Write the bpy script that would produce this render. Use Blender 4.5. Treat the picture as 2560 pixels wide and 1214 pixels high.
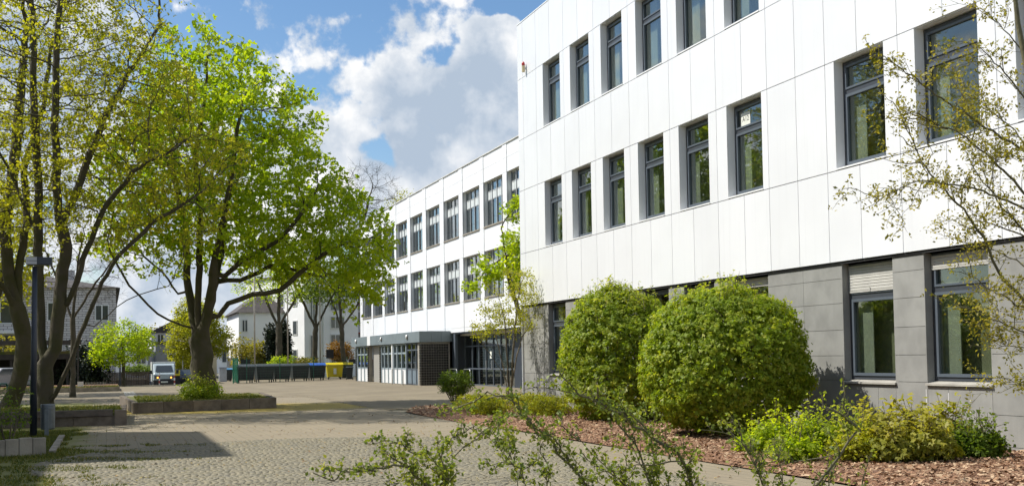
import bpy, math, random
import numpy as np
from mathutils import Vector, Matrix

# ------------------------------------------------------------------ scene
for o in list(bpy.data.objects):
    bpy.data.objects.remove(o)
scene = bpy.context.scene
COL = scene.collection
random.seed(7)
rng = np.random.default_rng(11)

# ------------------------------------------------------------------ camera
# world: +Y runs along the school facade (away from the camera), +X right, Z up
W_PX, H_PX, F_PX = 2560.0, 1214.0, 2800.0
PPX, PPY = 1280.0, 771.0                    # principal point (the photo is cropped)
EYE = np.array([0.0, 0.0, 1.65])
YAW, PITCH, ROLL = math.radians(19.92681), math.radians(2.47716), math.radians(0.89568)
_fw = np.array([math.sin(YAW) * math.cos(PITCH), math.cos(YAW) * math.cos(PITCH), math.sin(PITCH)])
_rt = np.array([math.cos(YAW), -math.sin(YAW), 0.0])
_up = np.cross(_rt, _fw)
_c, _s = math.cos(ROLL), math.sin(ROLL)
RT, UP = _c * _rt - _s * _up, _s * _rt + _c * _up
FW = _fw
cam_d = bpy.data.cameras.new("camera")
cam = bpy.data.objects.new("camera", cam_d)
COL.objects.link(cam)
cam.matrix_world = Matrix(((RT[0], UP[0], -FW[0], EYE[0]), (RT[1], UP[1], -FW[1], EYE[1]),
                           (RT[2], UP[2], -FW[2], EYE[2]), (0, 0, 0, 1)))
cam_d.sensor_width = 36.0
cam_d.lens = 36.0 * F_PX / W_PX
cam_d.shift_y = (PPY - H_PX / 2) / W_PX
cam_d.clip_start = 0.05
cam_d.clip_end = 2000
scene.camera = cam

def ray(x, y):
    return (x - PPX) / F_PX * RT - (y - PPY) / F_PX * UP + FW
def G(x, y, z=0.0):                          # photo point -> point on the level z
    v = ray(x, y); return EYE + v * ((z - EYE[2]) / v[2])
def PY(x, y, Y):                             # photo point -> point at distance Y
    v = ray(x, y); return EYE + v * (Y / v[1])
def PD(x, y, d):                             # photo point -> point at depth d
    return EYE + ray(x, y) * d

# ------------------------------------------------------------------ light
SUN_TO = np.array([-1.0, 0.55, 1.4]); SUN_TO /= np.linalg.norm(SUN_TO)
sun_d = bpy.data.lights.new("sun", 'SUN')
sun_d.energy = 4.6
sun_d.angle = math.radians(0.53)
sun_d.color = (1.0, 0.955, 0.88)
sun = bpy.data.objects.new("sun", sun_d)
COL.objects.link(sun)
sun.rotation_euler = Vector(SUN_TO).to_track_quat('Z', 'Y').to_euler()

world = bpy.data.worlds.new("World")
scene.world = world
world.use_nodes = True

def build_sky():
    nt = world.node_tree
    nt.nodes.clear()
    N = nt.nodes.new; L = nt.links.new
    def math_(op, a, b=None, c=None, clamp=False):
        n = N('ShaderNodeMath'); n.operation = op; n.use_clamp = clamp
        for i, v in enumerate((a, b, c)):
            if v is None: continue
            if isinstance(v, (int, float)): n.inputs[i].default_value = v
            else: L(v, n.inputs[i])
        return n.outputs[0]
    def vmath(op, a, b):
        n = N('ShaderNodeVectorMath'); n.operation = op
        for i, v in enumerate((a, b)):
            if isinstance(v, (tuple, list, np.ndarray)): n.inputs[i].default_value = tuple(float(q) for q in v)
            else: L(v, n.inputs[i])
        return n.outputs['Value'] if op == 'DOT_PRODUCT' else n.outputs[0]
    def smooth(v, lo, hi):
        n = N('ShaderNodeMapRange'); n.interpolation_type = 'SMOOTHSTEP'
        L(v, n.inputs['Value']); n.inputs['From Min'].default_value = lo; n.inputs['From Max'].default_value = hi
        return n.outputs['Result']
    out = N('ShaderNodeOutputWorld')
    sky = N('ShaderNodeTexSky'); sky.sky_type = 'NISHITA'; sky.sun_disc = False
    sky.sun_elevation = math.asin(SUN_TO[2]); sky.sun_rotation = math.atan2(SUN_TO[0], SUN_TO[1])
    sky.air_density = 1.0; sky.dust_density = 0.6; sky.ozone_density = 1.2
    bg = N('ShaderNodeBackground'); bg.inputs['Strength'].default_value = 0.105
    hs = N('ShaderNodeHueSaturation'); hs.inputs['Saturation'].default_value = 1.2
    L(sky.outputs[0], hs.inputs['Color']); L(hs.outputs[0], bg.inputs['Color'])
    tc = N('ShaderNodeTexCoord').outputs['Generated']
    # cumulus banks: direction, angular radius (rad), weight
    def D(x, y):
        v = ray(x, y); return v / np.linalg.norm(v)
    banks = [(1232, 120, 60, 1.0), (1205, 200, 68, 1.0), (1262, 270, 105, 1.0), (1130, 270, 82, .95), (1000, 222, 70, .7), (1040, 250, 80, .8),
             (1050, 350, 78, 1.0), (1100, 450, 120, 1.0), (1240, 430, 145, 1.0), (925, 480, 66, .95), (815, 360, 62, .85),
             (762, 330, 60, .9), (780, 430, 105, 1.0), (1010, 80, 80, .34), (150, 120, 220, .42),
             (0, 360, 300, .8), (330, 520, 240, .6), (600, 580, 130, .7), (470, 700, 230, .7), (1450, 520, 230, .9), (420, 60, 150, .34)]
    def fbm(vec, scale, detail, rough, dist=0.0):
        n = N('ShaderNodeTexNoise'); L(vec, n.inputs['Vector']); n.inputs['Scale'].default_value = scale
        n.inputs['Detail'].default_value = detail; n.inputs['Roughness'].default_value = rough; n.inputs['Distortion'].default_value = dist
        return n
    wn = fbm(tc, 9.0, 2.0, .5)
    sub = vmath('SUBTRACT', wn.outputs['Color'], (.5, .5, .5))
    sc = N('ShaderNodeVectorMath'); sc.operation = 'SCALE'; L(sub, sc.inputs[0]); sc.inputs['Scale'].default_value = .045
    nrm = N('ShaderNodeVectorMath'); nrm.operation = 'NORMALIZE'; L(vmath('ADD', tc, sc.outputs[0]), nrm.inputs[0]); wv = nrm.outputs[0]
    best = None
    for x, y, r, w in banks:
        d = vmath('DOT_PRODUCT', wv, D(x, y))
        m = N('ShaderNodeMapRange'); L(d, m.inputs['Value'])
        m.inputs['From Min'].default_value = math.cos(r / F_PX * 1.38); m.inputs['From Max'].default_value = 1.0
        m.inputs['To Min'].default_value = 0.0; m.inputs['To Max'].default_value = w
        best = m.outputs[0] if best is None else math_('SMOOTH_MAX', best, m.outputs[0], .35)
    # clouds all over the rest of the sky, also behind the camera
    away = smooth(vmath('DOT_PRODUCT', tc, D(1000, 300)), .86, .72)
    glob = math_('MULTIPLY', smooth(fbm(tc, 2.6, 2.0, .5).outputs['Fac'], .48, .68), away)
    best = math_('MAXIMUM', best, math_('MULTIPLY', glob, .9))
    def puff(vec): return math_('ADD', math_('MULTIPLY', fbm(vec, 13.0, 7.0, .58).outputs['Fac'], 1.0), math_('MULTIPLY', fbm(vec, 34.0, 3.0, .55).outputs['Fac'], .25))
    n0 = puff(tc)
    n1 = puff(vmath('ADD', tc, tuple(SUN_TO * .022 + np.array([0, 0, .012]))))
    d0 = math_('ADD', best, math_('MULTIPLY_ADD', n0, 2.0, -1.25))
    alpha = smooth(d0, .24, .44)
    relief = math_('MULTIPLY', math_('SUBTRACT', n0, n1), 3.0)
    thick = smooth(d0, .30, 1.15)
    big = fbm(tc, 5.5, 3.0, .5).outputs['Fac']
    val = math_('ADD', math_('ADD', .56, relief), math_('MULTIPLY', thick, -.36))
    val = math_('ADD', val, math_('MULTIPLY_ADD', big, 1.3, -.62), clamp=True)
    ramp = N('ShaderNodeValToRGB'); L(val, ramp.inputs['Fac'])
    e = ramp.color_ramp.elements
    e[0].position = 0.0; e[0].color = (.44, .53, .65, 1)
    e[1].position = 1.0; e[1].color = (1.0, 1.0, 1.0, 1)
    k = e.new(.45); k.color = (.64, .70, .78, 1)
    bc = N('ShaderNodeBackground'); bc.inputs['Strength'].default_value = 0.80
    L(ramp.outputs[0], bc.inputs['Color'])
    mix = N('ShaderNodeMixShader')
    L(alpha, mix.inputs['Fac']); L(bg.outputs[0], mix.inputs[1]); L(bc.outputs[0], mix.inputs[2])
    L(mix.outputs[0], out.inputs['Surface'])
build_sky()
scene.view_settings.view_transform = 'Standard'
scene.view_settings.look = 'None'
scene.view_settings.exposure = 0.40
scene.view_settings.gamma = 1.0
scene.view_settings.use_curve_mapping = False
scene.cycles.max_bounces = 6
scene.cycles.transparent_max_bounces = 12
scene.cycles.caustics_reflective = False
scene.cycles.caustics_refractive = False

# ------------------------------------------------------------------ materials
MATS = {}
def nodes_of(name):
    m = bpy.data.materials.new(name); m.use_nodes = True
    nt = m.node_tree; nt.nodes.clear()
    out = nt.nodes.new('ShaderNodeOutputMaterial')
    return m, nt, out
def noise(nt, vec, scale, detail=4.0, rough=.55):
    n = nt.nodes.new('ShaderNodeTexNoise'); nt.links.new(vec, n.inputs['Vector'])
    n.inputs['Scale'].default_value = scale; n.inputs['Detail'].default_value = detail
    n.inputs['Roughness'].default_value = rough
    return n.outputs['Fac']
def mixc(nt, fac, a, b, blend='MIX'):
    n = nt.nodes.new('ShaderNodeMix'); n.data_type = 'RGBA'; n.blend_type = blend
    def put(i, v):
        if isinstance(v, (tuple, list)): n.inputs[i].default_value = (v[0], v[1], v[2], 1)
        elif isinstance(v, (int, float)): n.inputs[i].default_value = v
        else: nt.links.new(v, n.inputs[i])
    put(0, fac); put(6, a); put(7, b)
    return n.outputs[2]
def ramp01(nt, v, lo, hi):
    n = nt.nodes.new('ShaderNodeMapRange'); n.interpolation_type = 'SMOOTHSTEP'
    nt.links.new(v, n.inputs['Value']); n.inputs['From Min'].default_value = lo; n.inputs['From Max'].default_value = hi
    return n.outputs[0]
def bump(nt, h, strength, dist=.02):
    b = nt.nodes.new('ShaderNodeBump'); nt.links.new(h, b.inputs['Height'])
    b.inputs['Strength'].default_value = strength; b.inputs['Distance'].default_value = dist
    return b.outputs[0]
def mapping(nt, vec, sc=(1, 1, 1), rot=0):
    n = nt.nodes.new('ShaderNodeMapping'); nt.links.new(vec, n.inputs['Vector'])
    n.inputs['Scale'].default_value = sc; n.inputs['Rotation'].default_value = (0, 0, rot)
    return n.outputs[0]

def M(name, col, rough=.6, var=.12, scale=2.5, col2=None, b=0.0, bscale=30, metal=0.0, spec=.5, streak=0.0, piece=0.0):
    """plain procedural surface: world-space noise for wear, optional rain streaks and per-piece tint"""
    if name in MATS: return MATS[name]
    m, nt, out = nodes_of(name)
    p = nt.nodes.new('ShaderNodeBsdfPrincipled')
    pos = nt.nodes.new('ShaderNodeNewGeometry').outputs['Position']
    dark = tuple(c * (1 - var * 2) for c in col) if col2 is None else col2
    c = mixc(nt, ramp01(nt, noise(nt, pos, scale, 6), .35, .7), col, dark)
    if streak:
        s = noise(nt, mapping(nt, pos, (7, 7, .25)), 1.0, 5)
        c = mixc(nt, ramp01(nt, s, .5, .85), c, tuple(q * (1 - streak) for q in col))
    if piece:
        r = nt.nodes.new('ShaderNodeObjectInfo').outputs['Random']
        mr = nt.nodes.new('ShaderNodeMapRange'); nt.links.new(r, mr.inputs['Value'])
        mr.inputs['To Min'].default_value = 1 - piece; mr.inputs['To Max'].default_value = 1 + piece * .4
        cb = nt.nodes.new('ShaderNodeCombineColor')
        for i in range(3): nt.links.new(mr.outputs[0], cb.inputs[i])
        c = mixc(nt, 1.0, c, cb.outputs[0], 'MULTIPLY')
    nt.links.new(c, p.inputs['Base Color'])
    p.inputs['Roughness'].default_value = rough; p.inputs['Metallic'].default_value = metal
    p.inputs['Specular IOR Level'].default_value = spec
    if b: nt.links.new(bump(nt, noise(nt, pos, bscale, 5), b), p.inputs['Normal'])
    nt.links.new(p.outputs[0], out.inputs[0])
    MATS[name] = m
    return m

def leafmat(name, a, b, c=None, trans=.45, gloss=.35):
    """leaf: two-sided diffuse + translucency, colour varies leaf by leaf through attribute 'rnd'"""
    if name in MATS: return MATS[name]
    m, nt, out = nodes_of(name)
    at = nt.nodes.new('ShaderNodeAttribute'); at.attribute_name = 'rnd'
    rp = nt.nodes.new('ShaderNodeValToRGB'); nt.links.new(at.outputs['Fac'], rp.inputs['Fac'])
    e = rp.color_ramp.elements
    e[0].color = (*a, 1); e[1].color = (*(c or b), 1)
    if c: k = e.new(.55); k.color = (*b, 1)
    col = rp.outputs[0]
    d = nt.nodes.new('ShaderNodeBsdfPrincipled'); nt.links.new(col, d.inputs['Base Color'])
    d.inputs['Roughness'].default_value = .5; d.inputs['Specular IOR Level'].default_value = gloss
    t = nt.nodes.new('ShaderNodeBsdfTranslucent')
    tc = mixc(nt, 1.0, col, (1.5, 1.45, .6), 'MULTIPLY'); nt.links.new(tc, t.inputs['Color'])
    mx = nt.nodes.new('ShaderNodeMixShader'); mx.inputs['Fac'].default_value = trans
    nt.links.new(d.outputs[0], mx.inputs[1]); nt.links.new(t.outputs[0], mx.inputs[2])
    nt.links.new(mx.outputs[0], out.inputs[0])
    MATS[name] = m
    return m

def glassmat(name, tint=(.75, .8, .78), refl=.16, rough=.012):
    if name in MATS: return MATS[name]
    m, nt, out = nodes_of(name)
    tr = nt.nodes.new('ShaderNodeBsdfTransparent'); tr.inputs['Color'].default_value = (*tint, 1)
    gl = nt.nodes.new('ShaderNodeBsdfGlossy'); gl.inputs['Roughness'].default_value = rough
    gl.inputs['Color'].default_value = (.9, .93, .95, 1)
    pos = nt.nodes.new('ShaderNodeNewGeometry').outputs['Position']
    nt.links.new(bump(nt, noise(nt, pos, 1.3, 1), .05, .02), gl.inputs['Normal'])
    lw = nt.nodes.new('ShaderNodeLayerWeight'); lw.inputs['Blend'].default_value = .5
    fr = nt.nodes.new('ShaderNodeMath'); fr.operation = 'POWER'; nt.links.new(lw.outputs['Facing'], fr.inputs[0]); fr.inputs[1].default_value = 4.0
    ad = nt.nodes.new('ShaderNodeMath'); ad.operation = 'ADD'; ad.use_clamp = True
    nt.links.new(fr.outputs[0], ad.inputs[0]); ad.inputs[1].default_value = refl
    mx = nt.nodes.new('ShaderNodeMixShader'); nt.links.new(ad.outputs[0], mx.inputs['Fac'])
    nt.links.new(tr.outputs[0], mx.inputs[1]); nt.links.new(gl.outputs[0], mx.inputs[2])
    nt.links.new(mx.outputs[0], out.inputs[0])
    MATS[name] = m
    return m

def rndmat(name, stops, rough=.8, b=.3, bscale=60):
    """colour by attribute 'rnd' (setts, wood chips)"""
    m, nt, out = nodes_of(name)
    p = nt.nodes.new('ShaderNodeBsdfPrincipled'); p.inputs['Roughness'].default_value = rough
    at = nt.nodes.new('ShaderNodeAttribute'); at.attribute_name = 'rnd'
    oi = nt.nodes.new('ShaderNodeObjectInfo')
    ad = nt.nodes.new('ShaderNodeMath'); ad.operation = 'ADD'
    nt.links.new(at.outputs['Fac'], ad.inputs[0]); nt.links.new(oi.outputs['Random'], ad.inputs[1])
    fr = nt.nodes.new('ShaderNodeMath'); fr.operation = 'FRACT'; nt.links.new(ad.outputs[0], fr.inputs[0])
    rp = nt.nodes.new('ShaderNodeValToRGB'); nt.links.new(fr.outputs[0], rp.inputs['Fac'])
    e = rp.color_ramp.elements
    e[0].color = (*stops[0], 1); e[1].color = (*stops[-1], 1)
    for i, s in enumerate(stops[1:-1]):
        k = e.new((i + 1) / (len(stops) - 1)); k.color = (*s, 1)
    pos = nt.nodes.new('ShaderNodeNewGeometry').outputs['Position']
    c = mixc(nt, ramp01(nt, noise(nt, pos, 35, 4), .4, .75), rp.outputs[0], (.5, .5, .5), 'MULTIPLY')
    c = mixc(nt, .5, rp.outputs[0], c)
    nt.links.new(c, p.inputs['Base Color'])
    if b: nt.links.new(bump(nt, noise(nt, pos, bscale, 3), b, .01), p.inputs['Normal'])
    nt.links.new(p.outputs[0], out.inputs[0])
    MATS[name] = m
    return m

# ------------------------------------------------------------------ mesh helpers
def tag(o, label=None, cat=None, group=None, kind=None):
    if label: o['label'] = label
    if cat: o['category'] = cat
    if group: o['group'] = group
    if kind: o['kind'] = kind
    return o
def thing(name, loc, label, cat, group=None):
    o = bpy.data.objects.new(name, None); COL.objects.link(o)
    o.location = tuple(float(v) for v in loc); o.empty_display_size = .2
    return tag(o, label, cat, group)
def wloc(o):
    p = np.zeros(3)
    while o is not None:
        p += np.array(o.location); o = o.parent
    return p
class MB:
    """collects shapes given in world coordinates"""
    def __init__(s): s.v = []; s.f = []
    def add(s, vs, fs):
        n = len(s.v); s.v.extend([tuple(map(float, q)) for q in vs]); s.f.extend([tuple(i + n for i in f) for f in fs]); return s
    def box(s, lo, hi):
        (x0, y0, z0), (x1, y1, z1) = lo, hi
        return s.add([(x0, y0, z0), (x1, y0, z0), (x1, y1, z0), (x0, y1, z0), (x0, y0, z1), (x1, y0, z1), (x1, y1, z1), (x0, y1, z1)],
                     [(3, 2, 1, 0), (4, 5, 6, 7), (0, 1, 5, 4), (1, 2, 6, 5), (2, 3, 7, 6), (3, 0, 4, 7)])
    def hexa(s, bottom, top):
        return s.add(list(bottom) + list(top), [(3, 2, 1, 0), (4, 5, 6, 7), (0, 1, 5, 4), (1, 2, 6, 5), (2, 3, 7, 6), (3, 0, 4, 7)])
    def prism(s, poly, axis, a, b):
        """poly: 2D points extruded along axis 'x','y' or 'z' from a to b"""
        def P(u, v, w): return {'x': (w, u, v), 'y': (u, w, v), 'z': (u, v, w)}[axis]
        n = len(poly)
        vs = [P(u, v, a) for u, v in poly] + [P(u, v, b) for u, v in poly]
        fs = [tuple(range(n - 1, -1, -1)), tuple(range(n, 2 * n))] + [(i, (i + 1) % n, n + (i + 1) % n, n + i) for i in range(n)]
        return s.add(vs, fs)
    def tube(s, pts, rad, k=8, cap=True):
        pts = [np.asarray(p, float) for p in pts]
        if np.isscalar(rad): rad = [rad] * len(pts)
        base = len(s.v); ref = None
        for i, p in enumerate(pts):
            d = pts[min(i + 1, len(pts) - 1)] - pts[max(i - 1, 0)]
            d = d / (np.linalg.norm(d) + 1e-9)
            if ref is None:
                ref = np.cross(d, (0.31, 0.17, 0.93) if abs(d[2]) < .9 else (1, 0.1, 0))
            u = ref - d * np.dot(ref, d); u /= (np.linalg.norm(u) + 1e-9); ref = u
            w = np.cross(d, u)
            for j in range(k):
                a = 2 * math.pi * j / k
                s.v.append(tuple(p + rad[i] * (math.cos(a) * u + math.sin(a) * w)))
        for i in range(len(pts) - 1):
            for j in range(k):
                a = base + i * k + j; b = base + i * k + (j + 1) % k
                s.f.append((a, b, b + k, a + k))
        if cap:
            s.f.append(tuple(base + j for j in range(k - 1, -1, -1)))
            e = base + (len(pts) - 1) * k
            s.f.append(tuple(e + j for j in range(k)))
        return s
    def build(s, name, mat, parent=None, smooth=False, bevel=0.0, kind=None):
        off = wloc(parent) if parent is not None else np.zeros(3)
        me = bpy.data.meshes.new(name)
        me.from_pydata([tuple(np.array(q) - off) for q in s.v], [], s.f)
        if mat is not None: me.materials.append(mat)
        if smooth: me.shade_smooth()
        me.update()
        o = bpy.data.objects.new(name, me); COL.objects.link(o)
        if parent is not None: o.parent = parent
        if bevel:
            b = o.modifiers.new("bevel", 'BEVEL'); b.width = bevel; b.segments = 2; b.limit_method = 'ANGLE'
        if kind: o['kind'] = kind
        return o
_pc = {}
def piece(name, lo, hi, mat, parent):
    """a box-shaped piece; alike pieces share mesh data"""
    lo = np.array(lo, float); hi = np.array(hi, float); sz = np.round(hi - lo, 3)
    key = (name, tuple(sz), mat.name)
    if key not in _pc:
        me = bpy.data.meshes.new(name)
        x, y, z = sz / 2
        m = MB().box((-x, -y, -z), (x, y, z))
        me.from_pydata(m.v, [], m.f); me.materials.append(mat); _pc[key] = me
    o = bpy.data.objects.new(name, _pc[key]); COL.objects.link(o)
    o.parent = parent
    o.location = tuple((lo + hi) / 2 - wloc(parent))
    return o
def npmesh(name, V, F, mat, parent=None, rnd=None, smooth=False, kind=None):
    """fast mesh from arrays; F is (n,3) or (n,4)"""
    V = np.asarray(V, np.float32); F = np.asarray(F, np.int32)
    if parent is not None: V = V - wloc(parent).astype(np.float32)
    me = bpy.data.meshes.new(name)
    n, k = F.shape
    me.vertices.add(len(V)); me.vertices.foreach_set('co', V.ravel())
    me.loops.add(n * k); me.loops.foreach_set('vertex_index', F.ravel())
    me.polygons.add(n); me.polygons.foreach_set('loop_start', np.arange(0, n * k, k, dtype=np.int32))
    if rnd is not None:
        a = me.attributes.new('rnd', 'FLOAT', 'FACE'); a.data.foreach_set('value', np.asarray(rnd, np.float32))
    if smooth: me.polygons.foreach_set('use_smooth', np.ones(n, bool))
    me.update(calc_edges=True); me.validate()
    me.materials.append(mat)
    o = bpy.data.objects.new(name, me); COL.objects.link(o)
    if parent is not None: o.parent = parent
    if kind: o['kind'] = kind
    return o
def copy_tree(o, loc, label=None, rotz=None):
    c = o.copy(); COL.objects.link(c); c.location = loc
    if label: c['label'] = label
    if rotz is not None: c.rotation_euler = (0, 0, rotz)
    for ch in o.children:
        d = ch.copy(); COL.objects.link(d); d.parent = c
        for g in ch.children:
            e = g.copy(); COL.objects.link(e); e.parent = d
    return c
def text_mesh(name, body, size, mat, parent, world_m):
    cu = bpy.data.curves.new(name, 'FONT'); cu.body = body; cu.size = size; cu.align_x = 'CENTER'; cu.align_y = 'CENTER'
    t = bpy.data.objects.new(name, cu); COL.objects.link(t)
    bpy.context.view_layer.update()
    me = bpy.data.meshes.new_from_object(t.evaluated_get(bpy.context.evaluated_depsgraph_get()))
    bpy.data.objects.remove(t)
    me.materials.clear(); me.materials.append(mat)
    o = bpy.data.objects.new(name, me); COL.objects.link(o); o.parent = parent
    o.matrix_local = Matrix.Translation(-Vector(wloc(parent))) @ world_m
    return o

# ------------------------------------------------------------------ leaves and trees
def unit(a): return a / (np.linalg.norm(a, axis=-1, keepdims=True) + 1e-9)
def leaf_arrays(P, size, up=.6, aspect=.75, droop=.0, fold=.18, axis=None, nrm=None):
    """one folded kite per leaf"""
    n = len(P)
    N = unit(rng.normal(size=(n, 3)) + np.array([0, 0, up * 2.2]) + (0 if nrm is None else nrm * 1.6))
    A = rng.normal(size=(n, 3)) if axis is None else axis + rng.normal(size=(n, 3)) * .5
    A = A + np.array([0, 0, -droop])
    A = unit(A - N * np.sum(A * N, 1, keepdims=True))
    B = np.cross(N, A)
    L = (size * rng.uniform(.65, 1.3, n))[:, None]; Wd = L * aspect * .5
    V = np.stack([P, P + A * L * .45 + B * Wd + N * L * fold, P + A * L, P + A * L * .45 - B * Wd + N * L * fold], 1)
    F = np.arange(n * 4).reshape(n, 4)
    return V.reshape(-1, 3), F
def lobed_arrays(P, size, up=.6, droop=.3, nrm=None):
    """maple-like leaf: three kites fanned out from the stalk"""
    n = len(P)
    N = unit(rng.normal(size=(n, 3)) + np.array([0, 0, up * 2.2]) + (0 if nrm is None else nrm * 1.6))
    A = rng.normal(size=(n, 3)) + np.array([0, 0, -droop])
    A = unit(A - N * np.sum(A * N, 1, keepdims=True)); B = np.cross(N, A)
    L = (size * rng.uniform(.65, 1.25, n))[:, None]
    Vs = []
    for ang, k in ((0, 1.0), (.95, .85), (-.95, .85)):
        a = A * math.cos(ang) + B * math.sin(ang); b = np.cross(N, a)
        Vs.append(np.stack([P, P + a * L * k * .5 + b * L * .27 + N * L * .06, P + a * L * k - N * L * .1, P + a * L * k * .5 - b * L * .27 + N * L * .06], 1))
    V = np.stack(Vs, 1).reshape(-1, 3)
    F = np.arange(n * 12).reshape(n * 3, 4)
    return V, F
def grow(seed_pts, seed_par, attr, step, kill, infl, iters=140, tropism=0.04):
    nodes = [np.array(p, float) for p in seed_pts]; par = list(seed_par)
    A = np.array(attr, float); alive = np.ones(len(A), bool)
    near = np.full(len(A), -1); nd = np.full(len(A), 1e9)
    def upd(i0):
        Q = np.array(nodes[i0:])
        idx = np.where(alive)[0]
        if len(idx) == 0 or len(Q) == 0: return
        d = np.linalg.norm(A[idx, None, :] - Q[None], axis=2)
        j = d.argmin(1); m = d[np.arange(len(idx)), j]
        b = m < nd[idx]
        nd[idx[b]] = m[b]; near[idx[b]] = j[b] + i0
        alive[idx[nd[idx] < kill]] = False
    upd(0)
    seen = {}
    for _ in range(iters):
        idx = np.where(alive & (nd < infl))[0]
        if len(idx) == 0:
            if not alive.any(): break
            # reach towards the closest remaining attractor
            idx = np.where(alive)[0]; idx = idx[[nd[idx].argmin()]]
        acc = {}
        Q = np.array(nodes)
        dirs = unit(A[idx] - Q[near[idx]])
        for k, i in zip(near[idx], dirs):
            if k in acc: acc[k] = acc[k] + i
            else: acc[k] = i.copy()
        i0 = len(nodes)
        for k, d in acc.items():
            d = d / (np.linalg.norm(d) + 1e-9)
            pd = nodes[k] - nodes[par[k]] if par[k] >= 0 else np.array([0, 0, 1.0])
            pd = pd / (np.linalg.norm(pd) + 1e-9)
            d = d + .35 * pd + rng.normal(size=3) * .16 + np.array([0, 0, tropism])
            d /= np.linalg.norm(d)
            c = seen.get(k, 0)
            if c > 3: continue
            seen[k] = c + 1
            nodes.append(nodes[k] + d * step); par.append(k)
        if len(nodes) == i0: break
        upd(i0)
    return np.array(nodes), np.array(par)
def radii(nodes, par, root_r, tip=.009):
    n = len(nodes); ch = np.zeros(n, int)
    for p in par:
        if p >= 0: ch[p] += 1
    s = np.where(ch == 0, 1.0, 0.0)
    for i in range(n - 1, 0, -1):
        if par[i] >= 0: s[par[i]] += s[i]
    k = math.log(root_r / tip) / math.log(max(s[0], 3))
    return tip * s ** k, s
def skeleton_mesh(nodes, par, r, mb, kmax=9, rmin=.006):
    kids = {}
    for i, p in enumerate(par):
        if p >= 0: kids.setdefault(p, []).append(i)
    r = np.maximum(r, rmin)
    stack = [(0, None)]
    for i, p in enumerate(par):
        if p < 0 and i: stack.append((i, None))
    while stack:
        i, start = stack.pop()
        chain = ([start] if start is not None else []) + [i]
        cur = i
        while cur in kids:
            ks = sorted(kids[cur], key=lambda q: -r[q])
            for o in ks[1:]: stack.append((o, cur))
            cur = ks[0]; chain.append(cur)
        rr = [r[c] for c in chain]
        if start is not None: rr[0] = min(rr[0], rr[1] * 1.15) if rr[1] < .07 else max(rr[1], rr[0] * .72)
        rr[-1] = min(rr[-1], .5 * rr[-2]) if len(rr) > 1 else rr[-1]
        if len(chain) < 2: continue
        k = kmax if rr[0] > .12 else (6 if rr[0] > .04 else (4 if rr[0] > .018 else 3))
        mb.tube([nodes[c] for c in chain], rr, k, cap=False)
def ellipsoid_pts(ells, n, shell=.45):
    """attractors inside a union of ellipsoids (centre, radii, weight), clumped"""
    out = []
    w = np.array([e[2] for e in ells], float); w /= w.sum()
    for (c, rad, _), k in zip(ells, (w * n).astype(int)):
        d = unit(rng.normal(size=(k, 3))) * (rng.uniform(shell ** 3, 1, k) ** (1 / 3))[:, None]
        out.append(np.array(c) + d * np.array(rad))
    P = np.concatenate(out)
    # thin out some pockets so that the sky shows through
    holes = P[rng.integers(0, len(P), max(4, len(P) // 70))]
    keep = np.ones(len(P), bool)
    for h in holes: keep &= np.linalg.norm(P - h, axis=1) > rng.uniform(.25, .6)
    return P[keep]
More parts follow.
